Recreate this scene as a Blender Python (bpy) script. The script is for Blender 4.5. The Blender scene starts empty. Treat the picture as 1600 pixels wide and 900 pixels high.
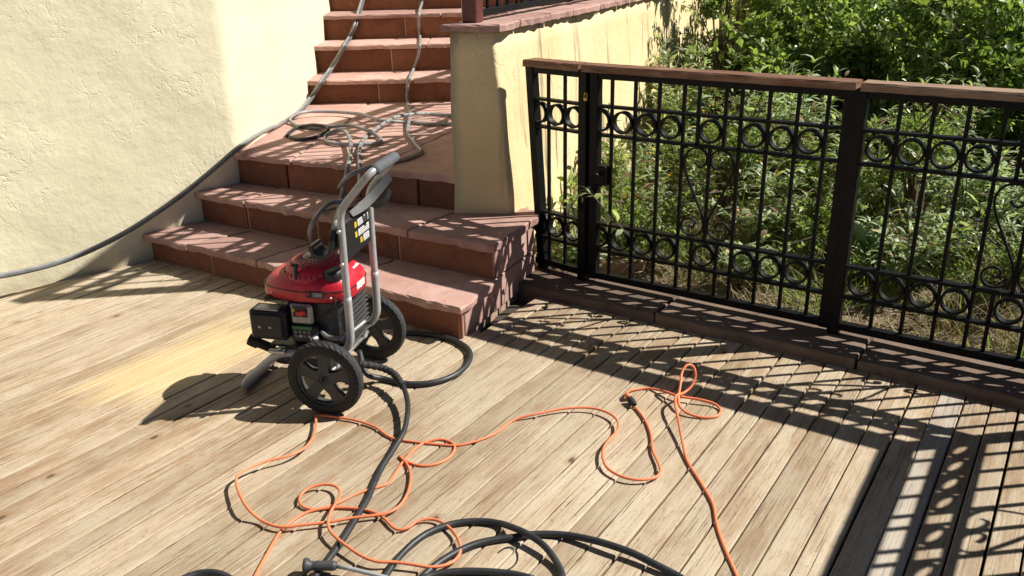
import bpy, bmesh, math, random
import numpy as np
from math import radians, sin, cos, pi, atan2, sqrt
from mathutils import Vector, Matrix

random.seed(7)
rng = np.random.default_rng(7)
S_ = bpy.context.scene
COL = S_.collection

# ------------------------------------------------------------------ camera
FPX, PITCH, ROLL, CAMH = 1369.2, 0.3743, -0.0229, 1.72      # solved from the fence bars and deck boards
_fw = np.array([0, cos(PITCH), -sin(PITCH)])
_r0 = np.array([1.0, 0, 0]); _u0 = np.array([0, sin(PITCH), cos(PITCH)])
_rt = cos(ROLL) * _r0 + sin(ROLL) * _u0
_up = -sin(ROLL) * _r0 + cos(ROLL) * _u0
cd = bpy.data.cameras.new('camera'); cam = bpy.data.objects.new('camera', cd); COL.objects.link(cam)
cd.sensor_width = 36.0; cd.lens = FPX / 1600 * 36.0; cd.clip_start = 0.05; cd.clip_end = 500
M = Matrix(((_rt[0], _up[0], -_fw[0], 0), (_rt[1], _up[1], -_fw[1], 0), (_rt[2], _up[2], -_fw[2], CAMH), (0, 0, 0, 1)))
cam.matrix_world = M
S_.camera = cam

# ------------------------------------------------------------------ light
SUN_AZ, SUN_EL = radians(7.0), radians(45.0)                # azimuth from +X towards +Y
w = bpy.data.worlds.new('World'); S_.world = w; w.use_nodes = True
nt = w.node_tree; nt.nodes.clear()
sky = nt.nodes.new('ShaderNodeTexSky'); sky.sky_type = 'NISHITA'; sky.sun_disc = False
sky.altitude = 2600; sky.air_density = 0.55; sky.dust_density = 0.1; sky.sun_elevation = SUN_EL; sky.sun_rotation = pi / 2 - SUN_AZ
bg = nt.nodes.new('ShaderNodeBackground'); bg.inputs[1].default_value = 0.05
wo = nt.nodes.new('ShaderNodeOutputWorld')
nt.links.new(sky.outputs[0], bg.inputs[0]); nt.links.new(bg.outputs[0], wo.inputs[0])
sl = bpy.data.lights.new('sun', 'SUN'); sl.energy = 5.0; sl.angle = radians(0.55); sl.color = (1.0, 0.955, 0.88)
so = bpy.data.objects.new('sun', sl); COL.objects.link(so)
sd = Vector((cos(SUN_EL) * cos(SUN_AZ), cos(SUN_EL) * sin(SUN_AZ), sin(SUN_EL)))
so.rotation_euler = sd.to_track_quat('Z', 'Y').to_euler(); so.location = sd * 20
S_.view_settings.view_transform = 'Standard'; S_.view_settings.look = 'None'
S_.view_settings.exposure = 0.7; S_.view_settings.gamma = 1.0
S_.render.engine = 'CYCLES'
S_.cycles.max_bounces = 6; S_.cycles.diffuse_bounces = 3; S_.cycles.transmission_bounces = 4; S_.cycles.transparent_max_bounces = 4


# ------------------------------------------------------------------ helpers
def un(px, py, z=0.0):
    """pixel of the 1600x900 photograph -> point on the level z"""
    d = _fw + _rt * (px - 800) / FPX - _up * (py - 450) / FPX
    t = (z - CAMH) / d[2]
    return np.array([0, 0, CAMH]) + d * t


def mesh_obj(name, verts, faces, mat, parent=None, smooth=False, mats=None, fmat=None, autosmooth=None):
    me = bpy.data.meshes.new(name)
    me.from_pydata([tuple(map(float, v)) for v in verts], [], faces)
    if mats:
        for m in mats: me.materials.append(m)
        if fmat is not None: me.polygons.foreach_set('material_index', fmat)
    else:
        me.materials.append(mat)
    if smooth: me.polygons.foreach_set('use_smooth', [True] * len(me.polygons))
    me.update()
    o = bpy.data.objects.new(name, me); COL.objects.link(o)
    if parent is not None: o.parent = parent
    return o


def big_mesh(name, verts, quads, mat, parent=None, smooth=False):
    """numpy arrays -> one mesh; quads (n,k) all with k corners"""
    me = bpy.data.meshes.new(name)
    n, k = quads.shape
    me.vertices.add(len(verts)); me.vertices.foreach_set('co', np.asarray(verts, dtype=np.float32).ravel())
    me.loops.add(n * k); me.loops.foreach_set('vertex_index', quads.astype(np.int32).ravel())
    me.polygons.add(n)
    me.polygons.foreach_set('loop_start', np.arange(0, n * k, k, dtype=np.int32))
    me.polygons.foreach_set('loop_total', np.full(n, k, dtype=np.int32))
    if smooth: me.polygons.foreach_set('use_smooth', np.ones(n, dtype=bool))
    me.materials.append(mat); me.update(calc_edges=True); me.validate()
    o = bpy.data.objects.new(name, me); COL.objects.link(o)
    if parent is not None: o.parent = parent
    return o


def empty(name, loc=(0, 0, 0), rz=0.0, label=None, cat=None, group=None):
    o = bpy.data.objects.new(name, None); COL.objects.link(o)
    o.location = loc; o.rotation_euler = (0, 0, rz); o.empty_display_size = 0.1
    return tag(o, label, cat, group)


def tag(o, label=None, cat=None, group=None, kind=None):
    if label: o['label'] = label
    if cat: o['category'] = cat
    if group: o['group'] = group
    if kind: o['kind'] = kind
    return o


class MB:
    def __init__(s): s.v = []; s.f = []; s.m = []
    def add(s, vs, fs, mi=0):
        b = len(s.v); s.v += [tuple(map(float, v)) for v in vs]
        s.f += [tuple(i + b for i in f) for f in fs]; s.m += [mi] * len(fs); return s
    def box(s, c, size, c_=0.003, R=None, mi=0):
        """chamfered box, centre c, full size, optional 3x3 rotation"""
        hx, hy, hz = [q / 2 for q in size]; k = min(c_, hx * .9, hy * .9, hz * .9)
        bm = bmesh.new(); bmesh.ops.create_cube(bm, size=1.0)
        for v in bm.verts: v.co = Vector((v.co.x * 2 * hx, v.co.y * 2 * hy, v.co.z * 2 * hz))
        if k > 0: bmesh.ops.bevel(bm, geom=bm.edges[:], offset=k, segments=1, affect='EDGES', profile=.5)
        bm.verts.index_update()
        vs = []
        for v in bm.verts:
            p = Vector(v.co)
            if R is not None: p = R @ p
            vs.append((p.x + c[0], p.y + c[1], p.z + c[2]))
        fs = [tuple(v.index for v in f.verts) for f in bm.faces]; bm.free()
        return s.add(vs, fs, mi)
    def tube(s, pts, r, seg=10, cap=True, closed=False, mi=0):
        P = [Vector(p) for p in pts]; n = len(P)
        rs = r if hasattr(r, '__len__') else [r] * n
        T = []
        for i in range(n):
            a = P[(i - 1) % n] if (closed or i > 0) else P[i]
            b = P[(i + 1) % n] if (closed or i < n - 1) else P[i]
            t = (b - a); T.append(t.normalized() if t.length > 1e-9 else Vector((0, 0, 1)))
        N = T[0].orthogonal().normalized(); vs = []
        for i in range(n):
            N = (N - T[i] * N.dot(T[i]))
            N = N.normalized() if N.length > 1e-6 else T[i].orthogonal().normalized()
            B = T[i].cross(N)
            for k in range(seg):
                a = 2 * pi * k / seg
                vs.append(P[i] + (N * cos(a) + B * sin(a)) * rs[i])
        fs = []
        m = n if closed else n - 1
        for i in range(m):
            for k in range(seg):
                a = i * seg + k; b = i * seg + (k + 1) % seg; c = ((i + 1) % n) * seg + (k + 1) % seg; d = ((i + 1) % n) * seg + k
                fs.append((a, b, c, d))
        if cap and not closed:
            fs.append(tuple(range(seg - 1, -1, -1))); fs.append(tuple((n - 1) * seg + k for k in range(seg)))
        return s.add(vs, fs, mi)
    def lathe(s, prof, o, axis, seg=24, mi=0, cap=False):
        """prof [(r, h)], turned round axis at o"""
        ax = Vector(axis).normalized(); N = ax.orthogonal().normalized(); B = ax.cross(N); o = Vector(o)
        vs = []
        for r, h in prof:
            for k in range(seg):
                a = 2 * pi * k / seg; vs.append(o + ax * h + (N * cos(a) + B * sin(a)) * r)
        fs = []
        for i in range(len(prof) - 1):
            for k in range(seg):
                fs.append((i * seg + k, i * seg + (k + 1) % seg, (i + 1) * seg + (k + 1) % seg, (i + 1) * seg + k))
        if cap:
            fs.append(tuple(range(seg - 1, -1, -1))); fs.append(tuple((len(prof) - 1) * seg + k for k in range(seg)))
        return s.add(vs, fs, mi)
    def prism(s, poly, z0, z1, mi=0):
        n = len(poly); vs = [(x, y, z0) for x, y in poly] + [(x, y, z1) for x, y in poly]
        fs = [tuple(range(n - 1, -1, -1)), tuple(range(n, 2 * n))] + [(i, (i + 1) % n, n + (i + 1) % n, n + i) for i in range(n)]
        return s.add(vs, fs, mi)
    def build(s, name, mat, parent=None, smooth=False, mats=None):
        return mesh_obj(name, s.v, s.f, mat, parent, smooth, mats, s.m if mats else None)


def spline(pts, step=0.02):
    """Catmull-Rom through 3D points, resampled"""
    P = [np.array(p, float) for p in pts]
    P = [2 * P[0] - P[1]] + P + [2 * P[-1] - P[-2]]; out = []
    for i in range(1, len(P) - 2):
        a, b, c, d = P[i - 1:i + 3]; n = max(2, int(np.linalg.norm(c - b) / step))
        for k in range(n):
            t = k / n
            out.append(.5 * (2 * b + (c - a) * t + (2 * a - 5 * b + 4 * c - d) * t * t + (3 * b - a - 3 * c + d) * t ** 3))
    out.append(P[-2]); return out


# ------------------------------------------------------------------ materials
class NT:
    def __init__(s, name):
        s.m = bpy.data.materials.new(name); s.m.use_nodes = True; s.t = s.m.node_tree; s.t.nodes.clear()
        s.out = s.n('ShaderNodeOutputMaterial'); s.b = s.n('ShaderNodeBsdfPrincipled'); s.l(s.b.outputs[0], s.out.inputs[0])
    def n(s, t, **kw):
        x = s.t.nodes.new(t)
        for k, v in kw.items(): setattr(x, k, v)
        return x
    def l(s, a, b): s.t.links.new(a, b)
    def coord(s, scale=(1, 1, 1), which='Object', loc=(0, 0, 0), rot=(0, 0, 0)):
        c = s.n('ShaderNodeTexCoord'); m = s.n('ShaderNodeMapping')
        m.inputs['Scale'].default_value = scale; m.inputs['Location'].default_value = loc; m.inputs['Rotation'].default_value = rot
        s.l(c.outputs[which], m.inputs['Vector']); return m.outputs[0]
    def noise(s, vec, scale, detail=4, rough=.55, dist=0.0):
        x = s.n('ShaderNodeTexNoise'); x.inputs['Scale'].default_value = scale; x.inputs['Detail'].default_value = detail
        x.inputs['Roughness'].default_value = rough; x.inputs['Distortion'].default_value = dist
        s.l(vec, x.inputs['Vector']); return x.outputs['Fac']
    def ramp(s, fac, stops):
        r = s.n('ShaderNodeValToRGB'); e = r.color_ramp.elements
        while len(e) < len(stops): e.new(.5)
        for x, (p, c) in zip(e, stops):
            x.position = p; x.color = (c, c, c, 1) if not hasattr(c, '__len__') else (*c, 1)
        s.l(fac, r.inputs[0]); return r.outputs[0]
    def mix(s, fac, a, b, mode='MIX'):
        x = s.n('ShaderNodeMix'); x.data_type = 'RGBA'; x.blend_type = mode
        for sock, v in ((x.inputs[0], fac), (x.inputs[6], a), (x.inputs[7], b)):
            if hasattr(v, 'links'): s.l(v, sock)
            else: sock.default_value = v if not hasattr(v, '__len__') else (*v, 1)
        return x.outputs[2]
    def math(s, op, a, b=0.0):
        x = s.n('ShaderNodeMath', operation=op)
        for sock, v in ((x.inputs[0], a), (x.inputs[1], b)):
            if hasattr(v, 'links'): s.l(v, sock)
            else: sock.default_value = v
        return x.outputs[0]
    def bump(s, h, strength=.5, dist=.01, prev=None):
        x = s.n('ShaderNodeBump'); x.inputs['Strength'].default_value = strength; x.inputs['Distance'].default_value = dist
        s.l(h, x.inputs['Height'])
        if prev is not None: s.l(prev, x.inputs['Normal'])
        return x.outputs[0]
    def set(s, col=None, rough=None, normal=None, metal=None, **kw):
        for key, v in (('Base Color', col), ('Roughness', rough), ('Normal', normal), ('Metallic', metal)):
            if v is None: continue
            sock = s.b.inputs[key]
            if hasattr(v, 'links'): s.l(v, sock)
            else: sock.default_value = v if not hasattr(v, '__len__') else (*v, 1)
        for k, v in kw.items(): s.b.inputs[k].default_value = v
        return s.m


def mat_plain(name, col, rough=.5, metal=0.0, var=.15, scale=40, bump=0.0, **kw):
    m = NT(name); v = m.coord(); f = m.noise(v, scale, 5)
    c = m.mix(m.ramp(f, [(.3, 0), (.7, 1)]), tuple(x * (1 - var) for x in col), tuple(min(1, x * (1 + var)) for x in col))
    r = m.math('ADD', m.math('MULTIPLY', m.noise(v, scale * .6, 3), .2), rough - .1)
    return m.set(c, r, m.bump(f, bump, .004) if bump else None, metal, **kw)


# deck wood: weathered boards, long grain along the board's own x axis, worn grey, tan and golden washed places
def mat_deck(pale=False):
    m = NT('pale_grey_deck_wood' if pale else 'weathered_deck_wood'); oi = m.n('ShaderNodeObjectInfo')
    tc = m.n('ShaderNodeTexCoord'); off = m.n('ShaderNodeVectorMath', operation='ADD')
    cmb = m.n('ShaderNodeCombineXYZ'); r50 = m.math('MULTIPLY', oi.outputs['Random'], 60.0)
    m.l(r50, cmb.inputs[0]); m.l(r50, cmb.inputs[2])
    m.l(tc.outputs['Object'], off.inputs[0]); m.l(cmb.outputs[0], off.inputs[1])
    mp = m.n('ShaderNodeMapping'); mp.inputs['Scale'].default_value = (.9, 44, 6); m.l(off.outputs[0], mp.inputs[0])
    grain = m.noise(mp.outputs[0], 3.0, 10, .75, .25)
    mp2 = m.n('ShaderNodeMapping'); mp2.inputs['Scale'].default_value = (.6, 42, 20); m.l(off.outputs[0], mp2.inputs[0])
    fine = m.noise(mp2.outputs[0], 4.0, 8, .72)
    mp3 = m.n('ShaderNodeMapping'); mp3.inputs['Scale'].default_value = (1.2, 5, 1); m.l(off.outputs[0], mp3.inputs[0])
    patch = m.noise(mp3.outputs[0], 2.4, 8, .68)
    mp4 = m.n('ShaderNodeMapping'); mp4.inputs['Scale'].default_value = (9, 30, 5); m.l(off.outputs[0], mp4.inputs[0])
    speck = m.noise(mp4.outputs[0], 4.0, 8, .75)
    base = m.ramp(grain, [(.30, (.215, .145, .083)), (.45, (.335, .245, .152)), (.58, (.42, .325, .215)), (.75, (.52, .43, .31))])
    base = m.mix(m.ramp(patch, [(.46, 0), (.66, .55)]), base, (.45, .39, .30))          # greyed places
    brown = m.mix(m.ramp(patch, [(.36, .85), (.52, 0)]), base, (.25, .15, .08))
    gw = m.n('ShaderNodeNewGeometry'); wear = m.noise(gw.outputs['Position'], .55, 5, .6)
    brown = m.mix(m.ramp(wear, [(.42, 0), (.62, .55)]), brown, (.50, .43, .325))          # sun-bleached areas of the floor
    brown = m.mix(m.ramp(m.noise(gw.outputs['Position'], 1.7, 6, .65), [(.56, 0), (.70, .45)]), brown, (.235, .15, .085))
    tone = m.ramp(oi.outputs['Random'], [(0, (.80, .78, .74)), (.35, (.98, .98, .96)), (.7, (1.05, 1.06, 1.05)), (1, (1.13, 1.13, 1.11))])
    col = m.mix(1.0, brown, tone, 'MULTIPLY')
    col = m.mix(m.ramp(speck, [(.34, .75), (.44, 0)]), col, (.16, .11, .07))
    col = m.mix(m.ramp(fine, [(.39, .95), (.42, 0)]), col, (.085, .055, .035))              # cracks along the grain
    col = m.mix(m.ramp(fine, [(.60, 0), (.64, .55)]), col, (.55, .495, .41))              # pale raised fibres
    if pale: col = m.mix(.35, col, m.mix(fine, (.20, .205, .215), (.46, .46, .455)))
    # knots
    vmap = m.n('ShaderNodeMapping'); vmap.inputs['Scale'].default_value = (5.5, 10, 0.0); m.l(off.outputs[0], vmap.inputs[0])
    vor = m.n('ShaderNodeTexVoronoi'); vor.inputs['Scale'].default_value = 1.0; m.l(vmap.outputs[0], vor.inputs['Vector'])
    csep = m.n('ShaderNodeSeparateColor'); m.l(vor.outputs['Color'], csep.inputs[0]); gate_ = m.ramp(csep.outputs[0], [(.70, 0), (.74, 1)])
    kd = m.math('ADD', vor.outputs['Distance'], m.math('MULTIPLY', m.math('SUBTRACT', speck, .5), .12))
    kn = m.math('MULTIPLY', m.ramp(kd, [(.07, 1), (.12, 0)]), gate_)
    col = m.mix(m.math('MULTIPLY', m.ramp(kd, [(.08, .7), (.30, 0)]), gate_), col, (.27, .155, .075))
    col = m.mix(m.math('MULTIPLY', kn, .85), col, (.075, .042, .025))
    # nail heads over the joists, rusty
    so_ = m.n('ShaderNodeSeparateXYZ'); m.l(tc.outputs['Object'], so_.inputs[0])
    fx = m.math('MULTIPLY', m.math('ABSOLUTE', m.math('SUBTRACT', m.math('FRACT', m.math('DIVIDE', so_.outputs[0], .406)), .5)), .406)
    fy = m.math('ABSOLUTE', m.math('SUBTRACT', m.math('ABSOLUTE', so_.outputs[1]), .027))
    nd = m.math('SQRT', m.math('ADD', m.math('POWER', fx, 2.0), m.math('POWER', fy, 2.0)))
    ng = m.ramp(m.noise(off.outputs[0], 1.3, 2), [(.46, 0), (.60, .75)])
    col = m.mix(m.math('MULTIPLY', m.ramp(nd, [(.0026, .9), (.0042, 0)]), ng), col, (.05, .035, .028))
    # golden freshly washed patch beside the machine: a place of its own on the deck, ragged along the grain
    g = m.n('ShaderNodeNewGeometry'); sep = m.n('ShaderNodeSeparateXYZ')
    rot = m.n('ShaderNodeMapping'); rot.vector_type = 'POINT'; c0 = PATCH
    rot.inputs['Location'].default_value = (0, 0, 0)
    sub = m.n('ShaderNodeVectorMath', operation='SUBTRACT'); sub.inputs[1].default_value = (c0[0], c0[1], 0)
    m.l(g.outputs['Position'], sub.inputs[0])
    rot.inputs['Rotation'].default_value = (0, 0, -BOARD_A); m.l(sub.outputs[0], rot.inputs[0]); m.l(rot.outputs[0], sep.inputs[0])
    ex = m.math('ABSOLUTE', m.math('DIVIDE', sep.outputs[0], .50)); ey = m.math('ABSOLUTE', m.math('DIVIDE', sep.outputs[1], .25))
    dd = m.math('ADD', m.math('MAXIMUM', ex, ey), m.math('MULTIPLY', m.math('SUBTRACT', m.noise(mp.outputs[0], 1.5, 6, .75), .5), 1.7))
    dd = m.math('ADD', dd, m.math('MULTIPLY', m.math('SUBTRACT', oi.outputs['Random'], .5), .6))
    pm = m.ramp(dd, [(.60, 1), (1.15, 0)])
    col = m.mix(m.math('MULTIPLY', pm, .68), col, m.mix(fine, (.52, .37, .16), (.72, .57, .31)))
    # nail dots
    h = m.math('ADD', m.math('MULTIPLY', grain, .6), m.math('MULTIPLY', fine, .8))
    nb = m.bump(h, .55, .004); nb = m.bump(kn, -.4, .004, nb)
    return m.set(col, m.ramp(grain, [(.3, .80), (.7, .62)]), nb, **{'Specular IOR Level': .4})


def mat_stucco(name, c1, c2, stains=False):
    m = NT(name); v = m.coord()
    n1 = m.noise(v, 1.6, 4, .6); n2 = m.noise(v, 9, 6, .6); n3 = m.noise(v, 75, 4, .6)
    col = m.mix(m.ramp(n1, [(.3, 0), (.7, 1)]), c1, c2)
    col = m.mix(m.ramp(n2, [(.55, 0), (.8, .25)]), col, tuple(x * .8 for x in c1))
    sx = m.n('ShaderNodeSeparateXYZ'); m.l(v, sx.inputs[0])
    low_ = m.math('ADD', sx.outputs[2], m.math('MULTIPLY', m.math('SUBTRACT', m.noise(v, 6, 6, .7), .5), .35))
    col = m.mix(m.ramp(low_, [(.0, .45), (.12, 0)]), col, (.30, .22, .13))      # splash dirt at the foot
    if stains:
        vs = m.coord((9, 9, .35)); st = m.noise(vs, 1.0, 5, .7)
        vb = m.noise(m.coord((1.2, 1.2, .5)), 1.0, 2)
        col = m.mix(m.math('MULTIPLY', m.ramp(st, [(.55, 0), (.63, .85)]), m.ramp(vb, [(.47, 0), (.60, 1)])), col, (.13, .115, .09))
    # trowel ridges: large soft lumps, short creases, sandy grain
    cr = m.n('ShaderNodeTexVoronoi'); cr.feature = 'DISTANCE_TO_EDGE'; cr.inputs['Scale'].default_value = 3.2
    vv = m.n('ShaderNodeVectorMath', operation='ADD'); nn = m.n('ShaderNodeTexNoise'); nn.inputs['Scale'].default_value = 4.0
    nn.inputs['Detail'].default_value = 5; m.l(v, nn.inputs['Vector']); m.l(v, vv.inputs[0]); m.l(nn.outputs['Color'], vv.inputs[1]); m.l(vv.outputs[0], cr.inputs['Vector'])
    crease = m.math('MULTIPLY', m.ramp(cr.outputs['Distance'], [(0, 0), (.035, 1)]), m.ramp(n1, [(.45, 0), (.6, 1)]))
    h = m.math('ADD', m.math('MULTIPLY', m.noise(v, 5.5, 7, .58), 1.0), m.math('MULTIPLY', m.noise(v, 26, 5, .65), .22))
    nb = m.bump(h, .5, .020); nb = m.bump(n3, .4, .0028, nb); nb = m.bump(crease, .32, .008, nb)
    return m.set(col, .93, nb, **{'Specular IOR Level': .15})


def mat_stone(name, c1, c2, c3, sc=1.0):
    m = NT(name); oi = m.n('ShaderNodeObjectInfo'); tc = m.n('ShaderNodeTexCoord'); a = m.n('ShaderNodeVectorMath', operation='ADD')
    cmb = m.n('ShaderNodeCombineXYZ'); r = m.math('MULTIPLY', oi.outputs['Random'], 37.0)
    for i in range(3): m.l(r, cmb.inputs[i])
    m.l(tc.outputs['Object'], a.inputs[0]); m.l(cmb.outputs[0], a.inputs[1]); v = a.outputs[0]
    n1 = m.noise(v, 3.0 * sc, 6, .62, .4); n2 = m.noise(v, 14 * sc, 6, .6); n3 = m.noise(v, 90, 4, .6)
    col = m.mix(m.ramp(n1, [(.32, 0), (.66, 1)]), c1, c2)
    col = m.mix(m.ramp(n2, [(.52, 0), (.72, .6)]), col, c3)
    col = m.mix(1.0, col, m.ramp(oi.outputs['Random'], [(0, (.74, .72, .72)), (.5, (1, .98, .97)), (1, (1.14, 1.13, 1.10))]), 'MULTIPLY')
    # pale lime bloom and spots
    col = m.mix(m.ramp(m.noise(v, 5.5, 5, .7), [(.66, 0), (.80, .45)]), col, (.55, .46, .40))
    nb = m.bump(n2, .45, .008); nb = m.bump(n3, .4, .002, nb)
    return m.set(col, .85, nb, **{'Specular IOR Level': .25})


def mat_cap(pale=False):
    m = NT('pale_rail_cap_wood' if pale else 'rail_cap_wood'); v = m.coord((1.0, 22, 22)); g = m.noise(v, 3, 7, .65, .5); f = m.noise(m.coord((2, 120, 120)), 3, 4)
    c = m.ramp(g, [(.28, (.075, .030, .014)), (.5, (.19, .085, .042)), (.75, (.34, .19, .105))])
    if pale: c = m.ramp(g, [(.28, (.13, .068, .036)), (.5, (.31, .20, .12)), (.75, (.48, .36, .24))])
    c = m.mix(m.ramp(f, [(.38, .85), (.46, 0)]), c, (.05, .022, .012))
    c = m.mix(m.ramp(m.noise(m.coord((3, 8, 8)), 3, 5), [(.5, 0), (.7, .5)]), c, (.36, .24, .155))
    return m.set(c, .62, m.bump(g, .5, .004))


def mat_leaf(name, c1, c2, c3, trans=.45, rough=.5):
    m = NT(name); g = m.n('ShaderNodeNewGeometry')
    col = m.ramp(g.outputs['Random Per Island'], [(0, c1), (.55, c2), (1, c3)])
    m.set(col, rough, **{'Specular IOR Level': .35})
    tr = m.n('ShaderNodeBsdfTranslucent'); mx = m.n('ShaderNodeMixShader'); mx.inputs[0].default_value = trans
    tcol = m.mix(1.0, col, (1.25, 1.35, .55), 'MULTIPLY'); m.l(tcol, tr.inputs[0])
    m.l(m.b.outputs[0], mx.inputs[1]); m.l(tr.outputs[0], mx.inputs[2]); m.l(mx.outputs[0], m.out.inputs[0])
    return m.m


def mat_iron():
    m = NT('black_wrought_iron'); v = m.coord(); n = m.noise(v, 60, 4)
    c = m.mix(m.ramp(n, [(.35, 0), (.75, 1)]), (.003, .003, .003), (.008, .0075, .0075))
    return m.set(c, .48, m.bump(n, .25, .002), **{'Specular IOR Level': .18})


BOARD_A = radians(56.34)
PATCH = un(300, 566)
MT = dict(
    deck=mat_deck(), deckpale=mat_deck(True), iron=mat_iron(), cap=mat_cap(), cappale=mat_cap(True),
    wall=mat_stucco('ochre_stucco', (.62, .575, .40), (.70, .655, .475)),
    wall2=mat_stucco('ochre_stucco_stained', (.66, .515, .275), (.74, .60, .355), True),
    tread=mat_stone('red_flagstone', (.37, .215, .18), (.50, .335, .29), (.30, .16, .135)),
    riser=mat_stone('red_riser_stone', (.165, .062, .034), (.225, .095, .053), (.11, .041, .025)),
    mortar=mat_plain('mortar', (.36, .25, .17), .95, 0, .25, 60, .4),
    curb=mat_stone('brown_curb_stone', (.15, .105, .078), (.21, .155, .115), (.10, .068, .05)),
    soil=None,
    post=mat_plain('red_brown_painted_post', (.105, .030, .022), .45, 0, .25, 25, .1),
)
MT['rubber'] = mat_plain('black_rubber', (.018, .018, .018), .75, 0, .3, 60, .2)
MT['plastic'] = mat_plain('black_plastic', (.011, .011, .012), .5, 0, .2, 80, .05)
MT['greyplastic'] = mat_plain('dark_grey_plastic', (.045, .046, .048), .55, 0, .2, 50, .1)
MT['steel'] = mat_plain('grey_painted_steel', (.40, .405, .41), .42, .25, .1, 40, .03)
MT['zinc'] = mat_plain('zinc_plate', (.50, .50, .48), .38, .8, .15, 60, .05)
MT['alu'] = mat_plain('cast_aluminium', (.34, .34, .33), .5, .7, .2, 50, .15)
MT['engine'] = mat_plain('engine_casting', (.055, .055, .055), .55, .4, .3, 60, .25)
def mat_red():
    m = NT('red_hood_plastic'); v = m.coord(); n = m.noise(v, 14, 6, .65); d = m.noise(v, 5, 6, .7)
    c = m.mix(m.ramp(n, [(.35, 0), (.7, 1)]), (.40, .010, .022), (.52, .016, .032))
    c = m.mix(m.ramp(d, [(.52, 0), (.74, .35)]), c, (.46, .27, .22))
    return m.set(c, m.ramp(d, [(.4, .30), (.7, .62)]), m.bump(m.noise(v, 120, 3), .06, .002))
MT['red'] = mat_red()
MT['redlever'] = mat_plain('red_lever', (.62, .02, .03), .4)
MT['white'] = mat_plain('white_label', (.58, .58, .56), .5, 0, .05)
MT['yellow'] = mat_plain('yellow_label', (.55, .38, .03), .5, 0, .05)
MT['labelgrey'] = mat_plain('grey_label', (.16, .16, .16), .45, 0, .2)
MT['green'] = mat_plain('green_label', (.05, .22, .07), .5, 0, .2)
MT['foam'] = mat_plain('grey_foam_grip', (.085, .09, .098), .85, 0, .25, 70, .3)
MT['hose'] = mat_plain('black_hose_rubber', (.022, .023, .025), .5, 0, .35, 30, .1)
MT['greyhose'] = mat_plain('grey_garden_hose', (.24, .242, .24), .42, 0, .25, 14, .05)
MT['slatehose'] = mat_plain('slate_hose', (.11, .112, .115), .42, 0, .3, 14, .05)
MT['orange'] = mat_plain('orange_cord_jacket', (.74, .20, .085), .5, 0, .15, 9, .03)
MT['brass'] = mat_plain('brass', (.55, .38, .10), .35, .8)
MT['bark'] = mat_plain('bark', (.13, .095, .06), .9, 0, .3, 30, .5)
MT['sage'] = mat_leaf('sage_leaf', (.22, .29, .15), (.38, .46, .27), (.55, .61, .43), .4, .45)
MT['sageg'] = mat_leaf('olive_leaf', (.13, .175, .05), (.24, .31, .10), (.40, .45, .18), .45, .45)
MT['deadleaf'] = mat_leaf('dead_leaf', (.20, .13, .07), (.33, .23, .13), (.45, .35, .22), .2, .8)
MT['leaf'] = mat_leaf('shrub_leaf', (.11, .16, .05), (.215, .29, .09), (.39, .46, .19), .46, .34)
MT['leafd'] = mat_leaf('dark_shrub_leaf', (.09, .155, .04), (.18, .27, .07), (.32, .42, .13), .48, .30)
MT['grass'] = mat_leaf('grass_blade', (.10, .17, .035), (.20, .27, .07), (.32, .34, .13), .4, .55)
MT['straw'] = mat_leaf('dry_straw', (.20, .15, .085), (.34, .27, .16), (.48, .41, .28), .2, .8)
MT['cactus'] = mat_plain('cactus_skin', (.22, .32, .16), .6, 0, .2, 30, .2)
MT['petal'] = mat_leaf('orange_petal', (.75, .30, .02), (.82, .42, .03), (.85, .55, .05), .3, .6)
MT['petalv'] = mat_leaf('violet_petal', (.18, .10, .42), (.25, .15, .55), (.35, .22, .6), .3, .6)


def mat_soil():
    m = NT('garden_soil'); v = m.coord(); n1 = m.noise(v, 2.5, 6, .65); n2 = m.noise(v, 22, 6, .7)
    c = m.mix(m.ramp(n1, [(.35, 0), (.65, 1)]), (.13, .085, .05), (.24, .175, .10))
    c = m.mix(m.ramp(n2, [(.48, 0), (.66, .8)]), c, (.36, .29, .18))
    return m.set(c, .95, m.bump(n2, .8, .02))
MT['soil'] = mat_soil()

# ------------------------------------------------------------------ the setting: ground
# garden ground: one sheet to the horizon with a bank behind the fence
def ground():
    xs = np.concatenate([np.linspace(-120, -8, 8), np.linspace(-7, 12, 58), np.linspace(13, 120, 8)])
    ys = np.concatenate([np.linspace(-120, -8, 8), np.linspace(-7, 16, 70), np.linspace(17, 120, 8)])
    X, Y = np.meshgrid(xs, ys)
    D = (X - .404) * .573 + (Y - 4.349) * .82                          # distance beyond the fence line
    Z = -0.10 + np.clip(D - .5, 0, 8) * .035 + .025 * np.sin(X * 2.1 + Y) * np.cos(Y * 1.7 - X)
    Z = np.where(D < .2, -.30, Z)
    v = np.stack([X, Y, Z], -1).reshape(-1, 3); nx = len(xs); ny = len(ys)
    i = np.arange(nx * ny).reshape(ny, nx)
    q = np.stack([i[:-1, :-1], i[:-1, 1:], i[1:, 1:], i[1:, :-1]], -1).reshape(-1, 4)
    o = big_mesh('garden_ground', v, q, MT['soil'], None, True); o['kind'] = 'structure'
ground()
def gz(x, y):
    D = (x - .404) * .573 + (y - 4.349) * .82
    return -0.10 + min(max(D - .5, 0), 8) * .035 + .025 * sin(x * 2.1 + y) * cos(y * 1.7 - x)

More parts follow.
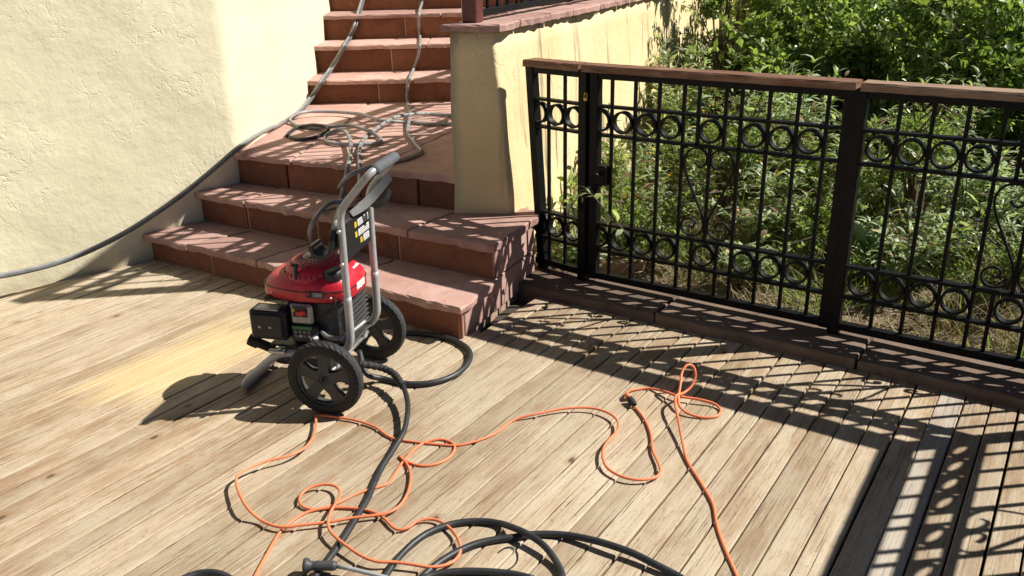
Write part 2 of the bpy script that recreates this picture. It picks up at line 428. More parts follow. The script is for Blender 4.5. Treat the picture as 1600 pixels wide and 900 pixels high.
# ------------------------------------------------------------------ deck of single boards
FA = np.array([0.40387, 4.34919]); FANG = p_ang = -0.6097              # fence: bar 0 of the gate, direction
SP = 0.125                                                             # bar spacing
FD = np.array([cos(FANG), sin(FANG)]); FN = np.array([FD[1], -FD[0]])  # along, towards the deck
P3 = np.array([1.4755, 3.5979]); P3ANG = radians(-35.2)
P3D = np.array([cos(P3ANG), sin(P3ANG)])
CORNER = P3 + P3D * SP * 10.25
SDANG = radians(-123.1); SDD = np.array([cos(SDANG), sin(SDANG)])      # the side fence runs back along the deck
bd = np.array([cos(BOARD_A), sin(BOARD_A)]); bn = np.array([sin(BOARD_A), -cos(BOARD_A)])
BW = 0.0926; BO = -0.762

deck = empty('wooden_deck'); deck['kind'] = 'structure'
base = MB()
def board_mesh(L, gap=.0056, t=.028):
    w2 = (BW - gap) / 2; b = .0034
    prof = [(-w2, -t), (-w2, -b), (-w2 + b * .35, -b * .35), (-w2 + b, 0), (w2 - b, 0), (w2 - b * .35, -b * .35), (w2, -b), (w2, -t)]
    vs = [(0, y, z) for y, z in prof] + [(L, y, z) for y, z in prof]; n = len(prof)
    fs = [(i, (i + 1) % n, n + (i + 1) % n, n + i) for i in range(n)] + [tuple(range(n - 1, -1, -1)), tuple(range(n, 2 * n))]
    return vs, fs
def line_hit(o, q, d):
    # s where bn*o + bd*s meets the line q + d t
    A = np.array([[bd[0], -d[0]], [bd[1], -d[1]]]); s, t = np.linalg.solve(A, q - bn * o); return s, t
curbq = FA + FN * .238
for k in range(-50, 17):
    o = BO + (k + .5) * BW
    ends = []
    s, t = line_hit(o, curbq + FN * -.03, FD); ends.append(s)                 # under the curb
    s2, t2 = line_hit(o, np.array([-2.151, 4.986]) + np.array([-.656, .755]) * .05, np.array([.755, .656])); ends.append(s2)   # under the left wall
    s3, t3 = line_hit(o, np.array([-.239, 3.737]) + np.array([.547, .837]) * .12, np.array([-.837, .547]))
    if o < -2.25: ends.append(s3)
    smax = min(ends)
    smin = -2.6
    if o > .28: break
    L = smax - smin
    vs, fs = board_mesh(L)
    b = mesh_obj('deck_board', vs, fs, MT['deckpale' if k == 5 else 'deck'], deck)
    p = bn * o + bd * smin
    b.location = (p[0], p[1], random.uniform(-.0012, .0012)); b.rotation_euler = (random.uniform(-.006, .006), 0, BOARD_A + random.uniform(-.0004, .0004))
# joists below so nothing shows through the gaps
j = MB()
cx = [un(0, 470)[:2], ]
j.prism([(-6, -2), (2.4, -2), (2.2, 2.7), (.0, 4.35), (-.15, 3.9), (-2.1, 5.1), (-6, 1.9)], -.16, -.045)
j.build('deck_underside', mat_plain('dark_joist_wood', (.045, .032, .022), .9, 0, .3, 20), deck)

# curb of brown stone slabs along the fence
def slab(mb, poly, z0, z1, jag=.006, n=10, seed=0, cham=.006):
    """stone slab: polygon with broken edges, uneven top"""
    r = random.Random(seed); pts = []
    m = len(poly)
    for i in range(m):
        a = Vector((*poly[i], 0)); b = Vector((*poly[(i + 1) % m], 0)); e = b - a; L = e.length
        nrm = Vector((e.y, -e.x, 0)).normalized(); k = max(1, int(L / .045))
        w_ = 0
        for q in range(k):
            t = q / k; w_ = .55 * w_ + r.uniform(-jag, jag)
            pts.append((a + e * t + nrm * (w_ if q else 0), ))
    P = [p[0] for p in pts]; N = len(P); c = sum(P, Vector()) / N
    top = []; mid = []; bot = []
    for p in P:
        d = (c - p); d = d.normalized() * cham * r.uniform(.5, 1.6)
        top.append((p.x + d.x, p.y + d.y, z1 + r.uniform(-.0015, .0015)))
        mid.append((p.x, p.y, z1 - cham * r.uniform(.6, 1.6)))
        bot.append((p.x + d.x * r.uniform(-.3, 1.2), p.y + d.y * r.uniform(-.3, 1.2), z0 + r.uniform(-.003, .003)))
    vs = top + mid + bot; fs = [tuple(range(N))[::1]]
    for i in range(N):
        k = (i + 1) % N
        fs.append((i, N + i, N + k, k)); fs.append((N + i, 2 * N + i, 2 * N + k, N + k))
    fs.append(tuple(2 * N + i for i in range(N - 1, -1, -1)))
    mb.add(vs, fs)

CURBZ = .048
curb = empty('stone_curb', (0, 0, 0), 0, 'low brown stone curb under the black iron fence and gate', 'curb')
q = curbq
def curb_run(o, d, n, L, back, start, np_=1):
    x = start; i = 0
    while x < L - .05:
        w_ = L / np_; mb = MB()
        a = o + d * (x + .004); b_ = o + d * (x + w_ - .004)
        slab(mb, [tuple(a), tuple(b_), tuple(b_ - n * back), tuple(a - n * back)], -.12, CURBZ + random.uniform(-.003, .003), .004, seed=int(x * 100) + 3)
        mb.build('curb_stone', MT['curb'], curb); x += w_
_, tl = 0, 0
curb_run(curbq + FD * -.43, FD, FN, 1.44 + .43, .34, 0, 2)
P3N = np.array([P3D[1], -P3D[0]])
cq = curbq + FD * 1.445
curb_run(cq, P3D, P3N, 1.10, .34, 0)
SDN = np.array([SDD[1], -SDD[0]])
curb_run(CORNER + SDN * .17 + SDD * -.1, SDD, SDN, 3.0, .30, 0, 3)

# ------------------------------------------------------------------ stairs
C1 = np.array([-.239, 3.737]); W1 = np.array([-2.151, 4.986]); RD = np.array([.427, .904])     # first step corner, wall end, right-face direction
R2 = np.array([-.082, 4.068]); L2 = np.array([-1.864, 5.195]); R3 = np.array([-.306, 4.67]); L3 = np.array([-1.685, 5.39])
RB = C1 + RD * .86
Z1, Z2, Z3 = .17, .355, .55
st = empty('stone_staircase', (0, 0, 0), 0, 'red sandstone stairs with broken-edged slab treads climbing between ochre walls', 'stairs')
WD = np.array([.423, .906]); WNORM = np.array([.906, -.423])        # terrace wall direction and outward normal
PL = np.array([-.304, 4.61]); PR = np.array([.012, 4.57])
def ext(a, b, t): return a + (b - a) * t
# cores in mortar colour, 10 mm behind the facing
c1n = np.array([.547, .837])
core = MB()
ins = .006
core.prism([tuple(C1 + c1n * ins - RD * 0 + np.array([-.014, .006])), tuple(RB + np.array([-.014, .0])), (.0, 6.0), (-2.0, 6.0), tuple(ext(C1, W1, 1.08) + c1n * ins)], -.05, Z1 - .008)
core.prism([tuple(R2 + c1n * ins + np.array([-.014, .006])), tuple(RB + np.array([-.014, .0])), (.0, 6.2), (-1.9, 6.2), tuple(ext(R2, L2, 1.08) + c1n * ins)], Z1 - .009, Z2 - .008)
core.prism([tuple(R3 + np.array([.02, .03])), (.9, 7.5), (-1.9, 7.5), tuple(ext(R3, L3, 1.1) + np.array([.01, .02]))], Z2 - .009, Z3 - .008)
UY = [7.14, 7.60, 8.12, 8.68, 9.2, 9.75]; UZ = [.55, .74, .955, 1.165, 1.37, 1.57, 1.77]
def wallx(y): return PL[0] + (y - PL[1]) / WD[1] * WD[0]
for i, y in enumerate(UY):
    core.prism([(-1.9, y + .006), (wallx(y) + .12, y + .006), (wallx(12) + .1, 12), (-1.9, 12)], UZ[i] - .009, UZ[i + 1] - .008)
core.build('step_core', MT['mortar'], st)

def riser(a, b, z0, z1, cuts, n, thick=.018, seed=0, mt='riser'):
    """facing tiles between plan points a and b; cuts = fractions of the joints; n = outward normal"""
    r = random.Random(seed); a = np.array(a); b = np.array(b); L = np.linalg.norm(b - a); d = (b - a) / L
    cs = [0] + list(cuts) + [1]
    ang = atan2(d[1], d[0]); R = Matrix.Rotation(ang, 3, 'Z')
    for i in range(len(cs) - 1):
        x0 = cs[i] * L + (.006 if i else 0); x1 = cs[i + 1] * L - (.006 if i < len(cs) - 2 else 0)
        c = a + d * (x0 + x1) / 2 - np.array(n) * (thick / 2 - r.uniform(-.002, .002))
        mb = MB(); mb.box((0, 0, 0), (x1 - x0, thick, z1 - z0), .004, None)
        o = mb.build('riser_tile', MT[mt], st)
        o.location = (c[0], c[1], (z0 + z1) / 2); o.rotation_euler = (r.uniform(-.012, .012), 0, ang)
fn = np.array([-.547, -.837]); sn = np.array([.904, -.427])
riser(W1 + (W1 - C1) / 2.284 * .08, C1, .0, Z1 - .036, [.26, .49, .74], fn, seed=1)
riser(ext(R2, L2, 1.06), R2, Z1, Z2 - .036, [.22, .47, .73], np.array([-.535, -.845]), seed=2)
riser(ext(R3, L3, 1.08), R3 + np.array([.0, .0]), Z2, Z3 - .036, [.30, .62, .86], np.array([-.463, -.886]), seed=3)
riser(C1 + RD * .001, C1 + RD * .36, 0, Z1 - .036, [.09], sn, seed=4, mt='tread')
riser(C1 + RD * .372, RB, 0, Z1 - .002, [], sn, seed=5, mt='tread')
riser(R2 + RD * .0, RB - RD * .002, Z1 + .004, Z2 - .036, [.1], sn, seed=6, mt='tread')
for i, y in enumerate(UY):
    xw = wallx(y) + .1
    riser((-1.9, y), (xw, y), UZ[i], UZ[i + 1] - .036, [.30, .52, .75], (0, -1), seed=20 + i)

def tread(front_r, front_l, back_r, back_l, z, cuts, seed, over=.028, n=fn, right_over=0.0, th=.036):
    fr, fl, br, bl = [np.array(p, float) for p in (front_r, front_l, back_r, back_l)]
    fr = fr + np.array(n) * over; fl = fl + np.array(n) * over
    cs = [0] + list(cuts) + [1]
    for i in range(len(cs) - 1):
        a, b_ = cs[i], cs[i + 1]; sk = random.Random(seed + i).uniform(-.05, .05)
        ga = .0055 / np.linalg.norm(fl - fr)
        p0 = ext(fr, fl, a + (ga if i else 0)); p1 = ext(fr, fl, b_ - ga)
        p2 = ext(br, bl, min(1, max(0, b_ + (sk if b_ < 1 else 0))) - ga); p3 = ext(br, bl, a + ((random.Random(seed + i - 1).uniform(-.05, .05) + ga) if i else 0))
        mb = MB(); slab(mb, [tuple(p1), tuple(p0), tuple(p3), tuple(p2)][::-1][::-1], z - th + random.Random(seed + i).uniform(-.004, .003), z + random.Random(seed * 3 + i).uniform(-.003, .002), .010, seed=seed * 7 + i, cham=.007)
        mb.build('tread_slab', MT['tread'], st)
wl = np.array([-.09, .04])
tread(C1 + sn * .02, W1 + wl, R2 + sn * .02 + RD * .0 + np.array([.0, .0]), L2 + wl, Z1, [.30, .56, .80], 11)
tread(R2 + sn * .02, L2 + wl, RB + RD * .10 + sn * .02, L3 + wl + np.array([.05, .3]), Z2, [.24, .52, .78], 31, n=np.array([-.535, -.845]))
# landing slabs: two rows
lm_r = np.array([wallx(6.0), 6.0]); lm_l = np.array([-1.75, 6.3])
tread(R3 + np.array([.02, 0]), L3 + np.array([-.08, .03]), lm_r, lm_l, Z3, [.33, .68], 51, n=np.array([-.463, -.886]))
tread(lm_r + np.array([0, .006]), lm_l + np.array([0, .006]), (wallx(7.2), 7.15), (-1.75, 7.15), Z3, [.4, .72], 61, over=0)
for i, y in enumerate(UY):
    y2 = UY[i + 1] if i + 1 < len(UY) else y + 1.5
    tread((wallx(y) + .08, y), (-1.9, y), (wallx(y2) + .08, y2 + .01), (-1.9, y2 + .01), UZ[i + 1], [.32, .6], 71 + 5 * i, n=(0, -1), over=.03)

# ------------------------------------------------------------------ walls
def wall_mesh(path, z0, z1, thick, name, mat, label, cat='wall', nz=46, amp=.004):
    """wall whose visible face follows a plan path (wall body on the left-hand side of the path)"""
    P = []
    for a, b_ in zip(path[:-1], path[1:]):
        a = np.array(a); b_ = np.array(b_); k = max(1, int(np.linalg.norm(b_ - a) / .12))
        P += [a + (b_ - a) * t / k for t in range(k)]
    P.append(np.array(path[-1])); n = len(P); vs = []; fs = []
    nr = []
    for i in range(n):
        t = P[min(i + 1, n - 1)] - P[max(i - 1, 0)]; t = t / np.linalg.norm(t); nr.append(np.array([-t[1], t[0]]))
    zs = np.linspace(z0, z1, nz)
    for i in range(n):
        for z in zs:
            d = amp * (sin(P[i][0] * 7 + z * 5) + sin(P[i][1] * 11 - z * 8.3 + 1) + .6 * sin(z * 17 + P[i][0] * 13))
            vs.append((P[i][0] + nr[i][0] * d, P[i][1] + nr[i][1] * d, z))
    for i in range(n - 1):
        for k in range(nz - 1):
            fs.append((i * nz + k, (i + 1) * nz + k, (i + 1) * nz + k + 1, i * nz + k + 1))
    b = len(vs)
    for i in range(n):
        vs.append((P[i][0] + nr[i][0] * thick, P[i][1] + nr[i][1] * thick, z0)); vs.append((P[i][0] + nr[i][0] * thick, P[i][1] + nr[i][1] * thick, z1))
    for i in range(n - 1):
        fs.append((b + 2 * i, b + 2 * i + 1, b + 2 * i + 3, b + 2 * i + 2))
        fs.append((i * nz + nz - 1, (i + 1) * nz + nz - 1, b + 2 * i + 3, b + 2 * i + 1))
    o = mesh_obj(name, vs, fs, mat, None, True); tag(o, label, cat); return o
K = np.array([-1.672, 5.405])
rc = []
d0 = np.array([.755, .656])
for i in range(9):                                     # rounded corner from 41 degrees to 90.6 degrees
    t = i / 8; a = K - d0 * .07; c = K; e = K + np.array([-.012, 1]) * .07
    rc.append((1 - t) ** 2 * a + 2 * t * (1 - t) * c + t * t * e)
path = [K - d0 * 7.0] + rc + [np.array([-1.63, 6.3]), np.array([-1.60, 7.2]), np.array([-1.615, 8.1]), np.array([-1.70, 9.3]), np.array([-1.85, 12.5])]
wall_mesh(path, -.12, 3.5, .30, 'stucco_wall', MT['wall'], 'tall ochre stucco wall bending round beside the staircase, grey hose hanging along it')

# terrace wall with the battered pillar end
WZ = 1.31
def terrace_wall():
    vs = []; fs = []; nz = 16; L = 7.5; nl = 60
    zs = np.linspace(-.3, WZ, nz)
    def sec(z, s):
        b = (WZ - z) / .955 * .075                     # batter of the outer face
        return b
    # ring of plan points per level: front-left, front (rounded) right, along the outer face, end, back along the inner face
    rings = []
    for z in zs:
        b = sec(z, 0); fr = PR + np.array([-.075 + b, 0]); fl = PL + np.array([.018 * (z - .355), 0])
        ring = []
        for t in np.linspace(0, .93, 5): ring.append(fl + (fr - fl) * t)
        c0 = fl + (fr - fl) * .93; c2 = fr + WD * .025
        for t in (.25, .5, .75, 1.0): ring.append((1 - t) ** 2 * c0 + 2 * t * (1 - t) * fr + t * t * c2)
        for t in np.linspace(0, 1, nl)[1:]: ring.append(c2 + WD * L * t)
        e = ring[-1]
        for t in np.linspace(0, 1, 12): ring.append(fl + WD * (L + .05) * (1 - t) + (np.array([.0, .0])))
        rings.append(ring)
    m = len(rings[0])
    for k, ring in enumerate(rings):
        for i, p in enumerate(ring):
            a = .003 * (sin(p[1] * 9 + zs[k] * 7) + sin(p[0] * 15 - zs[k] * 11))
            vs.append((p[0] + a * .9, p[1] - a * .4, zs[k]))
    for k in range(nz - 1):
        for i in range(m):
            j_ = (i + 1) % m; fs.append((k * m + i, k * m + j_, (k + 1) * m + j_, (k + 1) * m + i))
    fs.append(tuple((nz - 1) * m + i for i in range(m)))
    o = mesh_obj('terrace_wall', vs, fs, MT['wall2'], None, True)
    o.data.polygons[len(fs) - 1].use_smooth = False
    tag(o, 'low ochre stucco terrace wall with flagstone coping, its shaded pillar end beside the stairs', 'wall')
    # coping stones (parts of the wall)
    x = -.045; i = 0
    fl0 = PL + np.array([.018 * .95, 0]); fr0 = PR + np.array([-.075, 0])
    while x < L:
        w_ = [.30, .42, .36, .5, .45][i % 5]
        s0, s1 = x + .003, x + w_ - .003
        mb = MB()
        A = fl0 - WNORM * .03; B_ = fr0 + WNORM * .035
        if i == 0: q0, q1 = A + WD * s0, B_ + np.array([.0, -.035])
        else: q0, q1 = A + WD * s0, B_ + WD * (s0 - .0)
        slab(mb, [tuple(q0), tuple(q1), tuple(B_ + WD * s1), tuple(A + WD * s1)], WZ + .002, WZ + .038, .012, seed=400 + i, cham=.007)
        mb.build('coping_stone', MT['tread'], o); x += w_; i += 1
    return o
terrace_wall()

# ------------------------------------------------------------------ iron fence
HT, HA, HB, HC, HD, HE = 1.103, .972, .831, .374, .231, .102
BARW = .0155
def shared(name, fn, cache={}):
    if name not in cache: cache[name] = fn()
    return cache[name]
def mk(name, mesh, parent, loc=(0, 0, 0), sz=1.0):
    o = bpy.data.objects.new(name, mesh); COL.objects.link(o); o.parent = parent; o.location = loc; o.scale = (1, 1, sz); return o
def mesh_of(mb, mat, smooth=False):
    o = mb.build('tmp', mat, None, smooth); me = o.data; bpy.data.objects.remove(o); return me
def bar_mesh(): mb = MB(); mb.box((0, 0, .5), (BARW, BARW, 1), .0015); return mesh_of(mb, MT['iron'])
def ring_mesh():
    mb = MB(); R = (SP - BARW) / 2; r = R - .0098; D = .018; seg = 36; vs = []; fs = []
    for k in range(seg):
        a = 2 * pi * k / seg
        for rr, y in ((R, -D), (R, D), (r, D), (r, -D)): vs.append((cos(a) * rr, y, sin(a) * rr))
    for k in range(seg):
        n_ = (k + 1) % seg
        for e in range(4): fs.append((k * 4 + e, k * 4 + (e + 1) % 4, n_ * 4 + (e + 1) % 4, n_ * 4 + e))
    mb.add(vs, fs); return mesh_of(mb, MT['iron'])
HEART = [(.067, .753), (.056, .737), (.036, .730), (.018, .745), (.010, .770), (.018, .801), (.05, .819), (.092, .809), (.117, .775), (.121, .729), (.098, .666), (.06, .585), (.022, .505), (.011, .458), (.015, .425), (.041, .400), (.08, .392), (.110, .408), (.122, .436), (.109, .464), (.080, .476), (.057, .465), (.055, .445), (.071, .434), (.083, .444)]
def heart_mesh(sg):
    mb = MB(); P = spline([(sg * x, 0, z) for x, z in HEART], .008); n = len(P); vs = []; fs = []; t_ = .0042; D = .007
    for i in range(n):
        a = P[max(i - 1, 0)]; b = P[min(i + 1, n - 1)]; t = (b - a); t = t / np.linalg.norm(t); nn = np.array([-t[2], 0, t[0]])
        for s1, s2 in ((1, -1), (1, 1), (-1, 1), (-1, -1)):
            v = P[i] + nn * t_ * s1; vs.append((v[0], D * s2, v[2]))
    for i in range(n - 1):
        for e in range(4): fs.append((i * 4 + e, i * 4 + (e + 1) % 4, (i + 1) * 4 + (e + 1) % 4, (i + 1) * 4 + e))
    fs += [(0, 1, 2, 3), tuple(4 * (n - 1) + e for e in (3, 2, 1, 0))]
    mb.add(vs, fs); return mesh_of(mb, MT['iron'])
BAR, RING, HL, HR = bar_mesh(), ring_mesh(), heart_mesh(-1), heart_mesh(1)

def fence_panel(name, label, cat, o2, ang, bars, heart, shortbars, x0, x1, zo=0.0, group=None, posts=(), capx=None, rings_hidden=0, low=None, stile=None):
    """x along the panel; bars = x of full bars; heart = x centre or None; x0,x1 rail ends"""
    t = empty(name, (o2[0], o2[1], zo), ang, label, cat, group)
    for z, h in ((HT + .016, .032), (HA, .013), (HB, .013), (HC, .014), (HD, .014), (HE - .012, .034)):
        mb = MB(); mb.box(((x0 + x1) / 2, 0, z), (x1 - x0, .040, h), .0015); mb.build('rail', MT['iron'], t)
    for x in bars:
        mk('bar', BAR, t, (x, 0, HE), HT - HE)
    if heart is not None:
        mk('bar', BAR, t, (heart, 0, HC), HB - HC)
        mk('scroll', HL, t, (heart, 0, 0)); mk('scroll', HR, t, (heart, 0, 0))
        for sx in (-1, 1):
            mk('bar', BAR, t, (heart + sx * SP * .515, 0, HB), HT - HB); mk('bar', BAR, t, (heart + sx * SP * .515, 0, HE), HC - HE)
    rx = []
    if heart is not None: rx.append(heart)
    bs = sorted(bars)
    for a, b in zip(bs[:-1], bs[1:]):
        if b - a < SP * 1.5: rx.append((a + b) / 2)
    rx += [bs[0] - SP / 2 + .002, bs[-1] + SP / 2 - .002]
    for x in rx:
        if x - .056 < x0 - .03 or x + .056 > x1 + .03: continue
        for z in ((HA + HB) / 2, (HC + HD) / 2):
            mk('ring', RING, t, (x, 0, z))
    for x, wd in (stile or ()):
        mb = MB(); mb.box((x, 0, (HE - .03 + HT + .03) / 2), (wd, .05, HT - HE + .062), .003); mb.build('stile', MT['iron'], t)
    for x, wd, zt, zb in posts:
        mb = MB(); mb.box((x, 0, (zt + zb) / 2), (wd, .055, zt - zb), .003); mb.build('post', MT['iron'], t)
        mb = MB(); mb.box((x, .0, zb + .006), (.10, .10, .012), .003); mb.build('base_plate', MT['iron'], t)
    if capx:
        a, b = capx; mb = MB(); n = 24; vs = []; fs = []; r = random.Random(int(a * 1000) + int(o2[0] * 77))
        prof = [(-.053, .0), (-.053, .026), (-.047, .033), (.047, .033), (.053, .026), (.053, 0)]
        for i in range(n + 1):
            x = a + (b - a) * i / n
            for y, z in prof: vs.append((x, y + r.uniform(-.0012, .0012), HT + .0335 + z + r.uniform(-.001, .001)))
        m = len(prof)
        for i in range(n):
            for k in range(m): fs.append((i * m + k, i * m + (k + 1) % m, (i + 1) * m + (k + 1) % m, (i + 1) * m + k))
        fs += [tuple(range(m - 1, -1, -1)), tuple(n * m + k for k in range(m))]
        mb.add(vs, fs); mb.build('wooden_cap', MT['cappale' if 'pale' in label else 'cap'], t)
    return t

gap = 2.194
gb = [SP * u for u in (1, 2, 3, 4, 2 + gap + 2, 3 + gap + 2, 4 + gap + 2, 5 + gap + 2)]
hx = SP * (4 + gap / 2)
gate = fence_panel('iron_gate', 'black wrought iron gate with heart scroll, latch and wooden top rail', 'gate', FA, FANG, gb, hx, True, SP * .3, SP * 9.88,
                   capx=(-.02, SP * 10.10), stile=((SP * .28, .046), (SP * 9.90, .046)))
mb = MB(); mb.box((SP * .62, -.01, .63), (.075, .05, .10), .006); mb.build('latch_box', MT['iron'], gate)
mb = MB(); mb.lathe([(0, .02), (.012, .02), (.016, .012), (.012, 0), (0.006, -.02)], (SP * .62, -.06, .64), (0, -1, 0), 14); mb.build('latch_knob', MT['iron'], gate, True)
g3 = [SP * u for u in (1, 2, 3, 4, 4 + gap, 5 + gap, 6 + gap, 7 + gap)]
fence_panel('iron_fence_panel', 'black iron fence panel with pale brown cap between the gate and deck corner', 'fence', P3, P3ANG, g3, SP * (4 + gap / 2), True, -.03, SP * 10.2,
            capx=(-.025, SP * 10.62), posts=((-.028, .05, HT + .03, CURBZ - .03), (SP * 10.25, .05, HT + .03, CURBZ - .03)), group='iron fence panels round the deck')
fence_panel('iron_fence_panel', 'black iron fence panel turning back from the corner post along the deck side', 'fence', CORNER, SDANG, g3, SP * (4 + gap / 2), True, .02, SP * 10.2,
            capx=(.05, SP * 10.62), posts=((SP * 10.4, .05, HT + .03, CURBZ - .03),), group='iron fence panels round the deck')
fence_panel('iron_fence_panel', 'black iron fence panel beyond the second post from the deck corner', 'fence', CORNER + SDD * SP * 10.65, SDANG, g3, SP * (4 + gap / 2), True, -.02, SP * 10.2,
            capx=(.05, SP * 10.62), posts=((SP * 10.4, .05, HT + .03, CURBZ - .03),), group='iron fence panels round the deck')
# narrow panel between the gate post and the battered wall, its wall stile leaning with the batter
t = fence_panel('iron_fence_panel', 'narrow black iron fence panel with leaning stile between stair pillar and gate post', 'fence', FA + FD * -.02, FANG - .15, [-.135, -.245], None, False, -.335, -.01,
                capx=(-.375, -.010), posts=((-.006, .05, HT + .03, CURBZ - .03),), group='iron fence panels round the deck')
mb = MB(); mb.tube([(-.263, .01, CURBZ - .02), (-.262, .01, .06), (-.362, .0, HT + .03)], .024, 4); 
mb = MB()
vs = []
for (x, z) in ((-.285, CURBZ - .03), (-.360, HT + .032)):
    for dx, dy in ((-.022, -.025), (.022, -.025), (.022, .025), (-.022, .025)): vs.append((x + dx, dy, z))
mb.add(vs, [(0, 1, 5, 4), (1, 2, 6, 5), (2, 3, 7, 6), (3, 0, 4, 7), (3, 2, 1, 0), (4, 5, 6, 7)]); mb.build('leaning_stile', MT['iron'], t)
# brass padlock on the gate post
pk = empty('brass_padlock', (0, 0, 0), 0, 'small brass padlock hanging on the gate post', 'padlock')
pp = FA + FD * -.004 + FN * .034
mb = MB(); mb.box((pp[0], pp[1], 1.005), (.020, .014, .018), .003, Matrix.Rotation(FANG, 3, 'Z')); mb.build('lock_body', MT['brass'], pk)
mb = MB(); mb.tube(spline([(pp[0] - .006, pp[1] + .004, 1.012), (pp[0] - .006, pp[1] + .004, 1.028), (pp[0], pp[1], 1.036), (pp[0] + .006, pp[1] - .004, 1.028), (pp[0] + .006, pp[1] - .004, 1.012)], .006), .0028, 6); mb.build('shackle', MT['brass'], pk, True)

# terrace railing on the wall
wang = atan2(WD[1], WD[0]); RAILB = np.array([-.17, 4.68]); ZT = 1.335
po = empty('railing_post', (RAILB[0], RAILB[1], ZT + .014), wang, 'square red-brown wooden post standing on the terrace wall coping', 'post', 'posts of the terrace railing')
mb = MB(); mb.box((0, 0, .545), (.085, .085, 1.09), .006); mb.build('shaft', MT['post'], po)
mb = MB(); mb.box((0, 0, 1.105), (.11, .11, .03), .006); mb.build('cap_block', MT['post'], po)
for i in range(4):
    q = RAILB + WD * (.05 + i * 1.39)
    fence_panel('terrace_railing', ['black iron railing beside the red-brown post on the terrace wall', 'black iron railing second from the red-brown post along the terrace wall', 'black iron railing third from the red-brown post along the terrace wall', 'black iron railing at the far end of the terrace wall'][i], 'railing',
                q, wang, g3, SP * (4 + gap / 2), True, 0, SP * 10.2, zo=1.30, capx=(-.0, 1.385), posts=((1.315, .05, HT + .03, .075),), group='iron railings on the terrace wall')

# ------------------------------------------------------------------ pressure washer
MIDX, MIDY = -.68, 3.31
lat = np.array([.23, .973]); fwv = np.array([-.973, .23])
wash = empty('pressure_washer', (MIDX, MIDY, 0), atan2(fwv[1], fwv[0]), 'red and black petrol pressure washer with grey tube handle on two wheels', 'pressure washer')
# local x = forward (towards the left wall), local y = towards the camera, z up
def wheel(y, out):
    """wheel at local (0, y, .155); out = +1 outer side towards +y"""
    R = .155
    tm = MB(); seg = 72; vs = []; fs = []
    prof = [(-.024, .112), (-.026, .130), (-.022, .146), (-.011, .152), (0, .153), (.011, .152), (.022, .146), (.026, .130), (.024, .112)]
    n = len(prof)
    for k in range(seg):
        a = 2 * pi * k / seg
        for j_, (yy, r) in enumerate(prof):
            b = .0035 if (2 <= j_ <= 6 and (k + j_) % 2 == 0) else 0
            vs.append((cos(a) * (r + b), yy, sin(a) * (r + b)))
    for k in range(seg):
        for j_ in range(n - 1): fs.append((k * n + j_, k * n + j_ + 1, ((k + 1) % seg) * n + j_ + 1, ((k + 1) % seg) * n + j_))
    tm.add(vs, fs)
    wh = empty('wheel', (0, y, .156)); wh.parent = wash
    tm.build('tyre', MT['rubber'], wh)
    rm = MB(); rm.lathe([(.118, -.02), (.118, .02), (.104, .018), (.101, .004), (.101, -.004), (.104, -.018), (.118, -.02)], (0, 0, 0), (0, 1, 0), 48)
    rm.build('rim', MT['greyplastic'], wh, True)
    for k in range(5):
        a = pi / 2 + 2 * pi * k / 5 + .06
        sp = MB(); vs = []
        for r, w_, d in ((.020, .026, .016), (.060, .020, .013), (.106, .030, .010)):
            for s1, s2 in ((1, -1), (1, 1), (-1, 1), (-1, -1)):
                vs.append((cos(a) * r - sin(a) * w_ * s1, out * .004 + d * s2, sin(a) * r + cos(a) * w_ * s1))
        fs = [(0, 1, 2, 3), (8, 11, 10, 9)] + [(i * 4 + e, (i + 1) * 4 + e, (i + 1) * 4 + (e + 1) % 4, i * 4 + (e + 1) % 4) for i in range(2) for e in range(4)]
        sp.add(vs, fs); sp.build('spoke', MT['greyplastic'], wh)
    hb = MB(); hb.lathe([(0, .024), (.012, .024), (.014, .020), (.026, .018), (.028, -.018), (0, -.018)], (0, 0, 0), (0, out, 0), 24); hb.build('hub', MT['greyplastic'], wh, True)
    cp = MB(); cp.lathe([(0, .030), (.007, .029), (.009, .024)], (0, 0, 0), (0, out, 0), 14); cp.build('hub_cap', MT['rubber'], wh, True)
wheel(.25, 1); wheel(-.25, -1)
mb = MB(); mb.tube([(0, -.25, .156), (0, .25, .156)], .009, 10); mb.build('axle', MT['zinc'], wash, True)
# lower frame: one bent tube on each side, joined by the front foot
TY = .145
def side(s): return [(.405, s * TY, .055), (.375, s * TY, .085), (.30, s * TY, .150), (.265, s * TY, .176), (.235, s * TY, .190), (.18, s * TY, .198), (.05, s * TY, .200), (.0, s * TY, .206), (-.045, s * TY, .228), (-.07, s * TY, .27), (-.075, s * TY, .32), (-.077, s * TY, .46)]
fr = MB(); pts = side(1)[::-1] + [(.423, TY, .028), (.428, TY - .02, .020), (.430, TY - .06, .018), (.430, -TY + .06, .018), (.428, -TY + .02, .020), (.423, -TY, .028)] + side(-1)
fr.tube(spline(pts, .02), .0165, 12); fr.build('frame', MT['steel'], wash, True)
for s in (1, -1):
    mb = MB(); mb.box((.02, s * TY, .178), (.07, .03, .055), .004); mb.build('axle_bracket', MT['steel'], wash)
hp = [(-.077, TY, .445), (-.077, TY, .55), (-.079, TY, .70), (-.080, TY, .775), (-.090, TY, .812), (-.115, TY - .003, .846), (-.175, TY - .006, .915), (-.200, TY - .010, .942), (-.212, TY - .028, .955), (-.215, TY - .06, .957)]
hp = hp + [(x, -y, z) for x, y, z in hp[::-1]]
mb = MB(); mb.tube(spline(hp, .02), .0145, 12); mb.build('handle', MT['steel'], wash, True)
mb = MB(); mb.tube([(-.215, y, .957) for y in np.linspace(-TY + .03, TY - .03, 12)], [.0195] + [.0215] * 10 + [.0195], 16); mb.build('grip', MT['foam'], wash, True)
